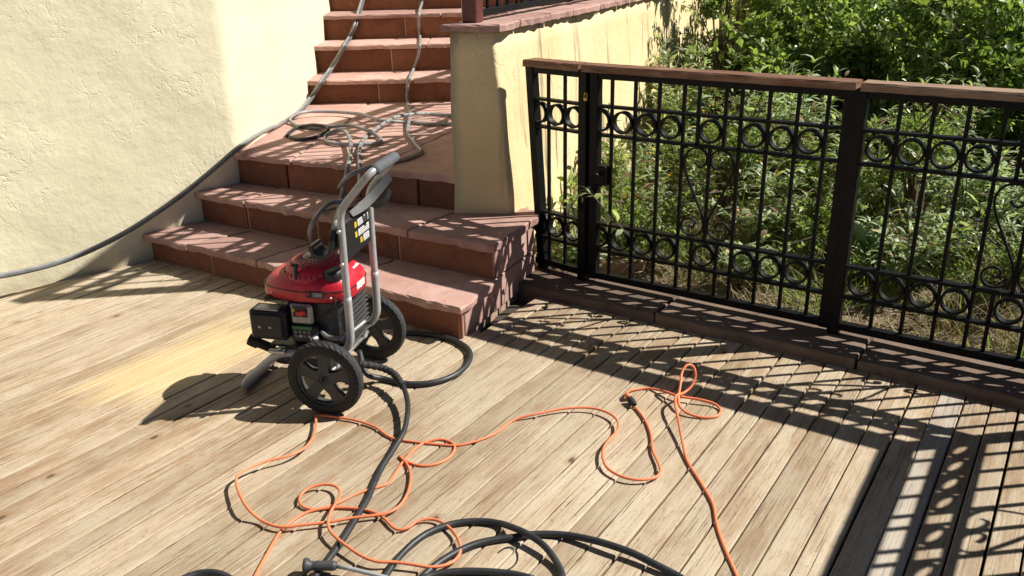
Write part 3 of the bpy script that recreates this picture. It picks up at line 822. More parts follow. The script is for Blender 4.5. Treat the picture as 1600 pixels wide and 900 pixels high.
for s in (1, -1):
    for z in (.60, .73):
        mb = MB(); mb.lathe([(0, .030), (.006, .029), (.008, .024), (.008, .014)], (-.078, s * TY, z), (0, s, 0), 10); mb.build('bolt', MT['zinc'], wash, True)
# accessory panel between the tubes, leaning, with stickers, lance hook and gun holder
pr_ = empty('accessory_panel_pivot')
bpy.data.objects.remove(pr_)
pn = MB(); pn.box((-.072, 0, .675), (.020, .255, .155), .006); pan = pn.build('accessory_panel', MT['plastic'], wash)
for i, z in enumerate((.725, .690, .655, .622)):
    mb = MB(); mb.box((-.0605, -.025 if i % 2 else -.01, z), (.002, .15 if i < 2 else .10, .026), .0005); mb.build('warning_label', MT['white'], pan)
    mb = MB(); mb.box((-.0603, .085, z), (.002, .035, .022), .0005); mb.build('caution_label', MT['yellow'], pan)
    for q_ in range(3):
        mb = MB(); mb.box((-.0592, -.02, z - .008 + q_ * .008), (.0008, .11 - .02 * q_, .0022), 0); mb.build('print_line', MT['labelgrey'], pan)
# labels on the back face (seen from behind the handle)
for i, (z, wd, y0) in enumerate(((.715, .11, -.055), (.675, .11, -.055), (.640, .06, -.075))):
    mb = MB(); mb.box((-.0835, y0, z), (.002, wd, .027), .0005); mb.build('warning_label', MT['white'], pan)
    mb = MB(); mb.box((-.0836, y0 + wd / 2 + .022, z), (.002, .020, .022), .0005); mb.build('caution_label', MT['yellow'], pan)
    for q_ in range(3):
        mb = MB(); mb.box((-.0848, y0, z - .008 + q_ * .008), (.0008, wd * (.9 - .1 * q_), .0024), 0); mb.build('print_line', MT['labelgrey'], pan)
hk = MB()
hk.add([], [])
hk.tube(spline([(-.05, .115, .70), (-.035, .15, .665), (-.02, .165, .625), (.0, .165, .600), (.03, .155, .592), (.052, .14, .605), (.058, .13, .64)], .01), [.012] * 3 + [.013] * 100, 8) if False else None
def ribbon(name, pts, w_, th, mat, axis, parent):
    """curved flat strip: pts centre line, width along axis"""
    P = spline(pts, .012); n = len(P); ax = np.array(axis, float); vs = []; fs = []
    for i in range(n):
        t = P[min(i + 1, n - 1)] - P[max(i - 1, 0)]; t = t / np.linalg.norm(t); nn = np.cross(t, ax); nn = nn / np.linalg.norm(nn)
        for s1, s2 in ((1, -1), (1, 1), (-1, 1), (-1, -1)): vs.append(P[i] + nn * th / 2 * s1 + ax * w_ / 2 * s2)
    for i in range(n - 1):
        for e in range(4): fs.append((i * 4 + e, i * 4 + (e + 1) % 4, (i + 1) * 4 + (e + 1) % 4, (i + 1) * 4 + e))
    fs += [(3, 2, 1, 0), tuple(4 * (n - 1) + e for e in range(4))]
    return mesh_obj(name, vs, fs, mat, parent)
ribbon('lance_hook', [(-.055, .12, .735), (-.05, .14, .70), (-.045, .142, .665), (-.03, .142, .638), (.0, .142, .628), (.03, .14, .640), (.038, .138, .675)], .085, .016, MT['plastic'], (0, 1, 0), wash)
ribbon('gun_holder', [(-.07, .04, .765), (-.095, -.02, .775), (-.12, -.08, .80), (-.145, -.13, .835), (-.165, -.165, .865)], .036, .018, MT['plastic'], (.55, 0, .835), wash)
ribbon('gun_clip', [(-.10, -.06, .785), (-.135, -.075, .77), (-.165, -.10, .785), (-.175, -.13, .82)], .03, .010, MT['plastic'], (.2, .5, .84), wash)
# engine: base plate, pump below, crankcase with fins, air cleaner, control plate, hood, starter
mb = MB(); mb.box((.12, 0, .222), (.34, .27, .010), .003); mb.build('base_plate', MT['engine'], wash)
mb = MB(); mb.box((.245, .150, .205), (.075, .035, .016), .004); mb.lathe([(0, .012), (.008, .010), (.009, 0)], (.235, .15, .213), (0, 0, 1), 8); mb.build('mount_bracket', MT['zinc'], wash)
mb = MB(); mb.box((.16, .02, .165), (.20, .13, .10), .012); mb.box((.18, .02, .095), (.14, .10, .07), .012); mb.lathe([(.03, -.05), (.034, 0), (.03, .03)], (.285, .03, .12), (1, 0, 0), 18, cap=True); mb.build('pump', MT['engine'], wash)
mb = MB(); mb.lathe([(.0, .06), (.024, .06), (.026, .05), (.026, .02), (.020, .015), (.020, -.05), (0, -.05)], (.325, .125, .215), (.8, .1, .35), 16); mb.build('rubber_mount', MT['rubber'], wash, True)
mb = MB(); mb.box((.09, .01, .33), (.25, .21, .20), .02)
for i in range(7): mb.box((-.01, .0, .275 + i * .020), (.10, .19, .006), .002)
mb.lathe([(.075, -.04), (.085, 0), (.085, .06), (.07, .08)], (.05, .04, .235), (0, 0, 1), 24, cap=True)
mb.build('engine_block', MT['engine'], wash)
ac = MB(); ac.box((.262, .135, .327), (.158, .085, .128), .010); ac.box((.262, .182, .327), (.135, .012, .10), .006)
aco = ac.build('air_cleaner', MT['plastic'], wash)
for x in (.245, .29):
    mb = MB(); mb.lathe([(0, .005), (.005, .004), (.0065, 0)], (x, .189, .325), (0, 1, 0), 10); mb.build('screw', MT['zinc'], aco, True)
mb = MB(); mb.box((.262, .15, .394), (.10, .05, .008), .002); mb.build('top_clip', MT['alu'], aco)
cp = MB(); cp.box((.125, .140, .372), (.095, .020, .085), .008); cpo = cp.build('control_plate', MT['alu'], wash)
mb = MB(); mb.box((.128, .1515, .385), (.062, .004, .045), .002); mb.build('control_recess', MT['plastic'], cpo)
mb = MB(); mb.box((.118, .158, .382), (.036, .014, .018), .004, Matrix.Rotation(.35, 3, 'Y')); mb.lathe([(0, .012), (.009, .010), (.011, 0)], (.133, .152, .380), (0, 1, 0), 14); mb.build('choke_lever', MT['redlever'], cpo)
mb = MB(); mb.box((.155, .153, .392), (.012, .003, .014), .001); mb.build('choke_label', MT['yellow'], cpo)
cb = MB(); cb.box((.118, .12, .290), (.115, .07, .075), .008); cbo = cb.build('carburettor_cover', MT['plastic'], wash)
mb = MB(); mb.box((.125, .156, .318), (.085, .003, .012), .0005); mb.build('info_label', MT['green'], cbo)
for i in range(4):
    mb = MB(); mb.box((.153 - i * .019, .156, .300), (.013, .003, .014), .0005); mb.build('pictogram', MT['labelgrey'], cbo)
    mb = MB(); mb.box((.153 - i * .019, .156, .282), (.013, .003, .010), .0005); mb.build('pictogram', MT['white'] if i % 2 else MT['labelgrey'], cbo)
mb = MB(); mb.lathe([(0, .03), (.008, .03), (.008, .012), (.013, .010), (.013, 0)], (.070, .155, .275), (.1, .9, .3), 12); mb.build('drain_plug', MT['alu'], wash, True)
mb = MB(); mb.tube(spline([(.06, .13, .30), (.02, .15, .285), (-.03, .15, .285), (-.07, .11, .30), (-.10, .05, .32)], .015), .009, 8); mb.build('fuel_pipe', MT['alu'], wash, True)
mb = MB(); mb.tube(spline([(.09, .0, .45), (.03, .10, .46), (-.02, .13, .44), (.0, .14, .40), (.05, .145, .36)], .015), .004, 6); mb.build('ignition_lead', MT['rubber'], wash, True)
# red hood: lofted rounded outline
def outline(k, n=40):
    pts = []
    for i in range(n):
        a = 2 * pi * i / n; c, s_ = cos(a), sin(a)
        e = .62
        x = np.sign(c) * abs(c) ** e; y = np.sign(s_) * abs(s_) ** e
        L = .225 if x > 0 else .225
        wid = .150 - .030 * max(0, x)
        pts.append((.125 + x * (L - .030) * k, y * wid * k))
    return pts
hood = MB(); secs = [(.428, 1.0), (.432, 1.02), (.468, 1.015), (.490, .985), (.510, .92), (.526, .82), (.534, .66), (.537, .45)]
vs = []; fs = []; n = 40
for z, k in secs:
    for x, y in outline(k, n):
        dz = -.020 * max(0, (x - .12) / .18) if z > .47 else 0          # nose falls away to the front
        vs.append((x, y, z + dz))
for i in range(len(secs) - 1):
    for k in range(n): fs.append((i * n + k, i * n + (k + 1) % n, (i + 1) * n + (k + 1) % n, (i + 1) * n + k))
fs.append(tuple((len(secs) - 1) * n + k for k in range(n))); fs.append(tuple(range(n - 1, -1, -1)))
hood.add(vs, fs); ho = hood.build('hood', MT['red'], wash, True)
sm = MB(); sm.tube([(x, y, .4705) for x, y in outline(1.017, 40)], .0022, 5, closed=True); sm.build('hood_seam', MT['plastic'], ho)
for a_ in range(6):
    x, y = outline(1.02, 6)[a_]; b_ = MB(); b_.lathe([(0, .004), (.004, .003), (.0055, 0)], (x, y, .447), (x - .125, y, 0), 8); b_.build('hood_bolt', MT['zinc'], ho, True)
mb = MB(); mb.box((.125, 0, .421), (.34, .25, .012), .004); mb.build('hood_skirt', MT['plastic'], wash)
DC = (.105, .015)
dm = MB(); dm.lathe([(.128, .490), (.124, .530), (.114, .550), (.088, .568), (.05, .577), (.0, .579)], (DC[0], DC[1], 0), (0, 0, 1), 40); dmo = dm.build('starter_dome', MT['red'], wash, True)
for ring_, (r0, r1, z0, z1, cnt) in enumerate(((.050, .102, .5775, .5580, 26),)):
    for k in range(cnt):
        a = 2 * pi * k / cnt; d = np.array([cos(a), sin(a), 0]); p0 = np.array([DC[0], DC[1], z0]) + d * r0; p1 = np.array([DC[0], DC[1], z1]) + d * r1
        mb = MB(); mb.tube([p0, (p0 + p1) / 2 + np.array([0, 0, .0015]), p1], [.0022, .0034, .0040], 5); mb.build('vent_slot', MT['plastic'], dmo)
for k in range(34):
    a = 2 * pi * k / 34; d = np.array([cos(a), sin(a), 0])
    mb = MB(); c = np.array([DC[0], DC[1], .526]) + d * .1245; mb.box(c, (.005, .005, .016), .001, Matrix.Rotation(a, 3, 'Z')); mb.build('vent_slot', MT['plastic'], dmo)
mb = MB(); mb.lathe([(.042, .575), (.041, .5805), (0, .5815)], (DC[0], DC[1], 0), (0, 0, 1), 28); mb.build('starter_badge', MT['labelgrey'], dmo, True)
mb = MB(); mb.box((.135, .132, .545), (.018, .014, .060), .006, Matrix.Rotation(.15, 3, 'X')); mb.box((.135, .138, .576), (.030, .016, .012), .005); mb.box((.133, .127, .515), (.02, .02, .014), .004); mb.build('starter_handle', MT['plastic'], wash)
mb = MB(); mb.lathe([(.038, 0), (.040, .012), (.036, .034), (.030, .038), (0, .038)], (.000, .085, .512), (.0, .12, 1), 26); mb.build('fuel_cap', MT['plastic'], wash, True)
mb = MB(); mb.box((.055, .1535, .462), (.075, .003, .026), .001); lb = mb.build('hood_label', MT['plastic'], ho)
mb = MB(); mb.box((.083, .1552, .465), (.008, .001, .008), 0); mb.build('label_mark', MT['redlever'], lb)
for i in range(3):
    mb = MB(); mb.box((.043, .1553, .469 - i * .006), (.040, .001, .0022), 0); mb.build('print_line', MT['white'], lb)
mb = MB(); mb.box((-.0735, .0, .462), (.003, .08, .028), .001); lb2 = mb.build('rear_label', MT['white'], ho)
mb = MB(); mb.box((.245, .02, .513), (.05, .10, .004), .002, Matrix.Rotation(.22, 3, 'Y')); mb.build('hood_badge', MT['labelgrey'], ho)
mb = MB(); mb.box((-.030, -.04, .521), (.03, .06, .006), .002, Matrix.Rotation(-.12, 3, 'Y')); mb.build('top_label', MT['white'], ho)
mb = MB(); mb.tube(spline([(.11, -.13, .40), (.105, -.155, .46), (.10, -.165, .51), (.085, -.165, .57)], .02), .012, 10); mb.build('hose_pipe', MT['greyhose'], wash, True)
# quick couplings at the back
mb = MB(); mb.lathe([(.014, 0), (.014, .03), (.018, .032), (.018, .05), (.013, .052), (.013, .075)], (-.03, .12, .118), (-1, .25, -.05), 16, cap=True); mb.build('outlet_coupling', MT['alu'], wash, True)
mb = MB(); mb.box((.02, .10, .125), (.10, .05, .045), .006); mb.build('pump_head', MT['alu'], wash)

# ------------------------------------------------------------------ hoses and cords
def trace(crop, pts, z=0.006):
    """points read in a zoomed crop (x0, y0, scale) -> world; each pt (x, y[, z])"""
    x0, y0, s = crop; out = []
    for p in pts:
        zz = p[2] if len(p) > 2 else z
        out.append(un(x0 + p[0] / s, y0 + p[1] / s, zz))
    return out
A_ = (400, 650, 3.6); B_ = (300, 540, 2.5); C_ = (760, 540, 2.5); D_ = (800, 650, 3.6)
OR = .0050
def jig(P, amp, seed, base):
    """lift a stiff cord off the boards in soft waves"""
    r = np.random.default_rng(seed); n = len(P); ph = r.uniform(0, 6.28, 4); out = []
    for i, p in enumerate(P):
        q = np.array(p); t = i * .35
        h = amp * (max(0, sin(t * .45 + ph[0])) * .9 + max(0, sin(t * .23 + ph[1])) * .7)
        q[2] = max(q[2], base + h); out.append(q)
    return out
def cord(name, pts, r, mat, label, cat, seg=8, step=.012, group=None):
    mb = MB(); mb.tube(spline(pts, step), r, seg); o = mb.build(name, mat, None, True); tag(o, label, cat, group); return o
def unj(crop, pts, amp, seed, base):
    """trace at the lifted height so the lifted cord still runs over the traced line"""
    P0 = trace(crop, pts, base); Z = [p[2] for p in jig(P0, amp, seed, base)]
    return trace(crop, [(p[0], p[1], max(z, p[2] if len(p) > 2 else 0)) for p, z in zip(pts, Z)])
seq1 = [(-20, 935), (0, 890), (60, 780), (130, 660), (190, 600), (290, 540), (420, 517), (560, 520), (660, 540), (720, 575), (770, 625), (810, 640), (860, 625), (900, 595), (960, 580), (1030, 590), (1100, 640), (1140, 700), (1150, 760), (1120, 810), (1060, 840), (980, 850), (880, 835), (780, 822), (680, 818), (600, 790), (530, 745), (470, 700), (420, 650), (405, 600), (420, 540), (450, 490), (472, 450), (468, 415), (440, 392), (380, 385), (310, 400), (260, 435), (243, 475), (265, 510), (320, 525), (400, 513), (480, 480), (560, 440), (650, 410), (730, 385), (770, 340), (810, 280), (850, 230), (900, 180), (960, 145), (1040, 132), (1100, 150), (1118, 180), (1095, 225), (1040, 260), (960, 280), (890, 272), (835, 250), (806, 228), (812, 232), (845, 265), (868, 320), (865, 390), (840, 460), (790, 520), (720, 550), (640, 562), (540, 574), (400, 597), (250, 614), (150, 625), (80, 610), (20, 580)]
seq2 = [(215, 632), (182, 570), (173, 520), (200, 490), (280, 455), (380, 430), (437, 402), (470, 362), (484, 315), (484, 282), (496, 273), (540, 276), (640, 292), (715, 318), (760, 350), (800, 366), (880, 378), (960, 386), (1030, 390), (1100, 376), (1180, 345), (1250, 295)]
seq3 = [(180, 270), (300, 247), (400, 243), (470, 260), (510, 290), (512, 330), (480, 367), (458, 400), (455, 440), (475, 480), (530, 512), (590, 524), (650, 518), (680, 495), (670, 455), (650, 410), (643, 350), (625, 300), (600, 262), (580, 240)]
P = unj(A_, seq1, .016, 1, OR) + unj(B_, seq2, .022, 2, OR) + unj(C_, seq3, .010, 3, OR)
c1 = cord('extension_cord', P, OR, MT['orange'], 'long tangled orange extension cord crossing the black hose, ending in a black socket', 'cord')
pe = Vector(P[-1]); pa = Vector(un(760 + 553 / 2.5, 540 + 205 / 2.5, .012)); dv = (pa - pe).normalized()
mb = MB(); mb.lathe([(.006, 0), (.010, .004), (.013, .010), (.0145, .03), (.0145, .048), (.012, .05), (0, .05)], (pe.x, pe.y, .016), (dv.x, dv.y, 0), 14)
mb.build('cord_socket', MT['rubber'], c1, True)
seq4 = [(545, 188, .016), (560, 176, .012), (590, 170), (640, 168), (700, 180, .018), (750, 198, .022), (830, 210, .02), (890, 227, .012), (915, 252), (900, 275), (850, 281), (790, 266, .012), (757, 240, .022), (750, 205, .035), (758, 150, .07), (764, 105, .10), (784, 76, .12), (808, 82, .11), (817, 120, .075), (802, 158, .045), (772, 184, .03), (743, 195, .05), (738, 230, .048), (750, 290, .035), (765, 370, .018), (785, 450, .006), (840, 540), (885, 620), (900, 700), (930, 790), (970, 880), (990, 930)]
P4 = trace(C_, seq4, OR)
c2 = cord('extension_cord', P4, OR * 1.08, MT['orange'], 'orange extension cord with an upright loop beside the fence shadow, plugged into the black socket', 'cord')
p0 = Vector(P4[0]); tip = pe + dv * .045
mb = MB(); mb.lathe([(.0055, 0), (.009, .006), (.012, .016), (.012, .03), (.010, .034), (0, .034)], (p0.x, p0.y, .016), ((tip - p0).x, (tip - p0).y, 0), 12); mb.build('cord_plug', MT['orange'], c2, True)

HR_ = .0105
seqh = [(655, 72, .115), (700, 78, .100), (745, 88, .080), (790, 112, .070), (825, 160, .060), (842, 220, .050), (840, 280, .040), (825, 340, .028), (790, 400, .016), (745, 470), (715, 530), (690, 590), (650, 660), (600, 740), (560, 800), (520, 852), (495, 885), (465, 930), (430, 985)]
Ph = trace(B_, seqh, HR_)
hs = cord('pressure_hose', Ph, HR_, MT['hose'], 'black high pressure hose running from the machine outlet across the boards under the orange cord', 'hose', 12)
mb = MB()
Pr = spline(Ph[:5], .006)
mb.tube(Pr, [HR_ * (1.55 if (i // 2) % 2 else 1.3) for i in range(len(Pr))], 12); mb.build('strain_relief', MT['rubber'], hs)
sq = [(690, 960), (730, 897), (790, 812), (870, 727), (960, 662), (1060, 620), (1160, 597), (1280, 592)]
Pq = trace(A_, sq, HR_) + trace(D_, [(-60, 606, .014), (0, 626, .028), (80, 660, .034), (170, 720, .03), (230, 790, .02), (265, 850, .012), (283, 900), (285, 960)], HR_)
sq2 = [(910, 940), (950, 892), (1020, 832), (1120, 770), (1250, 716), (1380, 690)]
Pq2 = trace(A_, sq2, HR_) + trace(D_, [(0, 684), (100, 668), (200, 664), (320, 672, .014), (450, 697, .022), (570, 732, .026), (680, 772, .024), (800, 832, .018), (940, 905, .012), (1060, 985)], HR_)
cord('coiled_hose', Pq, HR_, MT['hose'], 'black hose arch, the smaller of two, crossing over the other beside the spray lance', 'hose', 12, group='black hose arches on the deck')
cord('coiled_hose', Pq2, HR_ * 1.05, MT['hose'], 'black hose arch, the wider of two, sweeping under the smaller one towards the fence', 'hose', 12, group='black hose arches on the deck')
Pq3 = trace((400, 650, 3.6), [(880, 950), (980, 898), (1090, 878), (1200, 872), (1320, 876), (1440, 888), (1560, 915)], HR_)
cord('hose_length', Pq3, HR_, MT['hose'], 'short black hose length lying below the two hose arches, close to the spray lance tube', 'hose', 12)
Pq4 = trace((0, 600, 3), [(830, 930), (880, 905), (940, 888), (1000, 886), (1050, 898), (1100, 930)], HR_)
cord('hose_length', Pq4, HR_ * 1.1, MT['hose'], 'black hose bend lying alone on the pale boards, left of the lance knob', 'hose', 12)
cord('thin_cable', trace(D_, [(-75, 765), (-40, 742), (0, 738), (28, 765), (32, 810), (8, 845), (-30, 868)], .003), .0022, MT['rubber'], 'thin black cable curl lying inside the hose arches', 'cable', 6)
# spray lance with side handle
la = empty('spray_lance', (0, 0, 0), 0, 'grey spray lance with ribbed side handle and flared knob lying on the deck', 'spray lance')
a = un(474, 884, .035); b = un(528, 884, .030); c = un(590, 899, .022)
a, b, c = Vector(a), Vector(b), Vector(c); dv = (b - a).normalized(); L = (b - a).length
mb = MB(); mb.lathe([(0, 0), (.020, .0), (.023, .004), (.023, .012), (.014, .022), (.0135, .03)] + [(.0155 if i % 2 else .0138, .034 + i * (L - .045) / 16) for i in range(17)] + [(.012, L - .004), (0, L - .004)], a, dv, 18); mb.build('side_handle', MT['greyplastic'], la, True)
mb = MB(); mb.tube([b - dv * .01, b + (c - b) * .3, c, c + (c - b).normalized() * .35 + Vector((0, 0, -.01))], .0065, 10); mb.build('lance_tube', MT['steel'], la, True)

# grey hose lying round from the machine along the first step
Pg = [(-.66, 3.40, .11), tuple(un(572, 583, .05)), *[tuple(un(x, y, .013)) for x, y in ((600, 592), (640, 600), (680, 597), (712, 585), (732, 566), (733, 548), (715, 534), (690, 526), (655, 521), (620, 520))]]
cord('inlet_hose', Pg, .0125, MT['hose'], 'dark hose bending round behind the machine wheel at the foot of the first step', 'hose', 12)
# garden hose up the stairs
LZ = Z3 + .014
def lz(x, y, dz=0.0): return tuple(un(x, y, LZ + dz))
GR = .0125
E_ = (440, 140, 4.736)
def le(pts): return [lz(E_[0] + p[0] / E_[2], E_[1] + p[1] / E_[2], p[2] if len(p) > 2 else 0) for p in pts]
coil = le([(1420, 200), (1255, 190), (1100, 180), (980, 180, .02), (880, 195, .03), (790, 230, .03), (700, 290, .02), (630, 345), (590, 400), (572, 470)])
coil += [tuple(un(562, 272, Z3 - .02)), (un(560, 300, .47)[0], un(560, 300, .47)[1], .47), tuple(un(545, 312, .40)), tuple(un(515, 318, .385)), tuple(un(495, 338, .37)), tuple(un(484, 362, .30)), tuple(un(490, 381, .20)), tuple(un(512, 391, .187)), tuple(un(545, 398, .187))]
cord('garden_hose', coil, GR, MT['greyhose'], 'grey garden hose crossing the landing and dropping in a loop behind the handle', 'hose', 10)
c2_ = le([(1440, 262), (1255, 255), (1100, 255), (960, 243), (820, 235, .02), (720, 225, .03), (620, 190, .03), (500, 172, .02), (350, 163, .02), (200, 163, .03), (100, 185, .03), (60, 215, .02), (85, 250), (150, 275), (260, 285), (380, 272, .03), (520, 268, .04), (640, 305, .03), (720, 350), (735, 375), (690, 400), (560, 405), (420, 402), (340, 385), (320, 360), (350, 325, .02), (420, 298, .04), (470, 310, .04), (505, 365, .03), (512, 430, .02), (508, 500, .01)])
c2_ += [tuple(un(543, 262, Z3 + .02)), tuple(un(538, 288, .47)), tuple(un(531, 318, .375)), tuple(un(525, 343, .372)), tuple(un(520, 364, .30)), tuple(un(516, 387, .195)), tuple(un(515, 412, .186)), tuple(un(530, 440, .186))]
cord('garden_hose', c2_, GR, MT['greyhose'], 'grey garden hose in flat loops on the landing, one end reaching the machine', 'hose', 10)
c3_ = le([(40, 330), (60, 350), (130, 368), (240, 355), (320, 320), (345, 300, .02), (330, 275, .03), (230, 262, .03), (120, 280), (55, 320), (40, 345)][1:])
cord('hose_coil', c3_, GR * .95, MT['hose'], 'small dark hose loop at the landing edge beside the stucco wall', 'hose', 10)
F_ = (480, 0, 3.6)
def st_pt(px, py, z): return tuple(un(px, py, z))
def stair_z(x, y):
    z = Z3 if y > 4.2 else 0
    for i, yy in enumerate(UY):
        if y > yy - .047: z = UZ[i + 1]
    return z
def lay(px, py, clear=.014):
    d = _fw + _rt * (px - 800) / FPX - _up * (py - 450) / FPX
    for t in np.arange(3.0, 14.0, .004):
        p = np.array([0, 0, CAMH]) + d * t
        if p[2] < stair_z(p[0], p[1]) + clear: return tuple(np.array([0, 0, CAMH]) + d * (t - .004))
    return tuple(p)
# strand up the middle of the stairs
mid_ = [lay(668, -30), lay(663, -12), lay(659, 5), lay(655, 20), lay(654, 38), lay(656, 56), lay(656, 68), lay(653, 88), lay(646, 108), lay(641, 119), lay(637, 132), lay(636, 152), lay(638, 166), st_pt(641, 178, LZ + .02), st_pt(637, 200, LZ), st_pt(640, 212, LZ), st_pt(652, 228, LZ), st_pt(658, 237, LZ), st_pt(640, 246, LZ), st_pt(610, 254, LZ), st_pt(575, 262, LZ), st_pt(545, 275, LZ - .01), st_pt(530, 292, LZ - .1)]
cord('garden_hose', mid_, GR, MT['greyhose'], 'grey garden hose trailing down the middle of the upper steps and bending across the landing', 'hose', 10)
for k, (dx, mt, lab) in enumerate(((0, 'greyhose', 'pale grey hose hanging along the stucco wall from the upper steps down to the deck'), (1, 'slatehose', 'dark hose running side by side with the pale grey hose along the stucco wall'))):
    d_ = .022 * k
    seq = [lay(574, -30, .02), lay(565, 0, .02), lay(560, 17, .02), lay(553, 40, .02), lay(545, 58, .02), lay(538, 69, .02), lay(526, 90, .02), lay(512, 112, .02), lay(501, 127, .02), lay(486, 150, .02), lay(466, 174, .02)]
    seq = [(x + d_, y, z) for x, y, z in seq]
    wl_ = []
    for px, py in ((440, 192), (410, 206), (375, 228), (335, 262), (295, 295), (250, 328), (200, 360), (150, 386), (100, 406), (50, 420), (0, 430), (-60, 436), (-140, 438)):
        # hanging 9 cm clear of the wall face: meet the pixel ray with that vertical plane
        if px > 390: wl_.append(tuple(un(px, py, LZ + .02 + .0 * k))); continue
        n_ = np.array([.656, -.755, 0]); q_ = np.array([K[0], K[1], 0]) + n_ * (.05 + .05 * min(1, (375 - px) / 200) + .018 * k)
        d = _fw + _rt * (px - 800) / FPX - _up * (py + 2.5 * k - 450) / FPX; o_ = np.array([0, 0, CAMH]); tt = ((q_ - o_) @ n_) / (d @ n_); wl_.append(tuple(o_ + d * tt))
    cord('wall_hose', seq + wl_, .0125 if k == 0 else .0105, MT[mt], lab, 'hose', 10)

# ------------------------------------------------------------------ planting
def leaves(C, D, L, W, droop=.25, fold=.35):
    """C centres/base, D unit directions (n,3), L,W arrays -> 6-vertex arched leaves (4 quads/tris as quads)"""
    n = len(C); up = np.tile([0, 0, 1.0], (n, 1)) + rng.normal(0, .35, (n, 3))
    Sd = np.cross(D, up); Sd /= np.linalg.norm(Sd, axis=1, keepdims=True) + 1e-9
    N = np.cross(Sd, D)
    L = L[:, None]; W = W[:, None]
    b = C; t = C + D * L - N * L * droop
    m1 = C + D * L * .35; m2 = C + D * L * .7 - N * L * droop * .35
    f = W * fold
    v = np.stack([b, m1 + Sd * W * .5 + N * f * .5, m1 - Sd * W * .5 + N * f * .5, m2 + Sd * W * .38 + N * f * .3, m2 - Sd * W * .38 + N * f * .3, t], 1).reshape(-1, 3)
    i = np.arange(n)[:, None] * 6
    tri = np.concatenate([i + [[0, 1, 2]], i + [[1, 3, 2]], i + [[2, 3, 4]], i + [[3, 5, 4]]], 1).reshape(-1, 3)
    return v, tri
def simple_leaves(C, D, L, W):
    n = len(C); up = rng.normal(0, .6, (n, 3)) + [0, 0, 1.0]
    Sd = np.cross(D, up); Sd /= np.linalg.norm(Sd, axis=1, keepdims=True) + 1e-9; N = np.cross(Sd, D)
    L = L[:, None]; W = W[:, None]
    v = np.stack([C, C + D * L * .45 + Sd * W * .5 + N * W * .18, C + D * L, C + D * L * .45 - Sd * W * .5 + N * W * .18], 1).reshape(-1, 3)
    i = np.arange(n)[:, None] * 4
    return v, np.concatenate([i + [[0, 1, 2]], i + [[0, 2, 3]]], 1).reshape(-1, 3)
def unit(a): return a / (np.linalg.norm(a, axis=1, keepdims=True) + 1e-9)

def sage(x, y, h, r, nst, label, flowers=0, group='sage shrubs behind the fence', lf=(.075, .125), fcol='petal'):
    z0 = gz(x, y) - .02; t = empty('sage_shrub', (x, y, z0), 0, label, 'shrub', group)
    stems = MB(); C = []; D = []
    tips = []
    for s in range(nst):
        a = random.uniform(0, 2 * pi); out = r * sqrt(random.uniform(.05, 1)); hh = h * random.uniform(.6, 1.05) * (1 - .25 * out / r)
        p0 = Vector((cos(a) * .05, sin(a) * .05, 0)); p2 = Vector((cos(a) * out, sin(a) * out, hh)); p1 = Vector((cos(a) * out * .35, sin(a) * out * .35, hh * .6))
        pts = [p0 * (1 - u) ** 2 + p1 * 2 * u * (1 - u) + p2 * u * u for u in np.linspace(0, 1, 7)]
        stems.tube(pts, [.0045, .004, .0035, .003, .0026, .002, .0012], 4, cap=False); tips.append(pts[-1])
        nl = int(32 * hh / .6) + 8
        for k in range(nl):
            u = random.uniform(.18, 1.0); p = p0 * (1 - u) ** 2 + p1 * 2 * u * (1 - u) + p2 * u * u
            th = k * 2.4 + random.uniform(-.4, .4); C.append(p[:]); D.append((cos(th), sin(th), random.uniform(.1, .9) if u < .9 else random.uniform(.6, 1.6)))
    C = np.array(C); D = unit(np.array(D)); n = len(C)
    k_ = random.uniform(.62, 1.1); wd = random.uniform(.8, 1.5)
    dead = rng.random(n) < .07
    for msk, nm, mt_ in ((~dead, 'foliage', random.choice(['sage', 'sage', 'sage', 'sage', 'sage', 'sageg'])), (dead, 'dead_leaves', 'deadleaf')):
        q = int(msk.sum()); v, f = leaves(C[msk], D[msk], rng.uniform(lf[0], lf[1], q) * k_ * rng.uniform(.6, 1.1, q), rng.uniform(.014, .024, q) * k_ * wd, .35, .3)
        big_mesh(nm, v, f, MT[mt_], t, True); stems.build('stems', MT['bark'], t)
    for k in range(flowers):
        p = random.choice(tips); n = 7; a = np.linspace(0, 2 * pi, n, endpoint=False)
        Cc = np.tile([p.x, p.y, p.z + .02], (n, 1)); Dd = unit(np.stack([np.cos(a), np.sin(a), np.full(n, .5)], 1))
        v, f = simple_leaves(Cc, Dd, np.full(n, .016), np.full(n, .009)); big_mesh('flower', v, f, MT[fcol], t)
    return t
sg = [(.55, 5.05, .62, .34, 26, 'bushy sage shrub just behind the latch side of the gate', 0, 'petal'),
      (1.02, 5.35, .66, .40, 34, 'sage shrub with orange flowers behind the heart scroll of the gate', 9, 'petal'),
      (1.55, 5.0, .60, .40, 32, 'sage shrub behind the hinge side of the gate', 2, 'petal'),
      (2.15, 4.45, .60, .38, 34, 'sage shrub with violet flowers behind the corner fence panel', 6, 'petalv'),
      (2.75, 4.25, .62, .42, 34, 'sage shrub beyond the far corner of the deck fence', 2, 'petal'),
      (.86, 6.15, .75, .42, 34, 'tall loose sage shrub against the stained terrace wall', 0, 'petal'),
      (1.55, 6.3, .68, .45, 34, 'sage shrub growing beside the red edging stones', 4, 'petalv'),
      (2.35, 5.6, .62, .45, 34, 'sage shrub in front of the dark evergreen shrub', 0, 'petal'),
      (3.15, 5.1, .60, .42, 30, 'sage shrub in the shade of the dark evergreen shrub', 0, 'petal'),
      (.40, 4.78, .42, .20, 12, 'low sage sprig hanging through the fence beside the gate post', 0, 'petal'),
      (1.30, 4.55, .30, .22, 14, 'small young sage close behind the gate bars', 3, 'petal')]
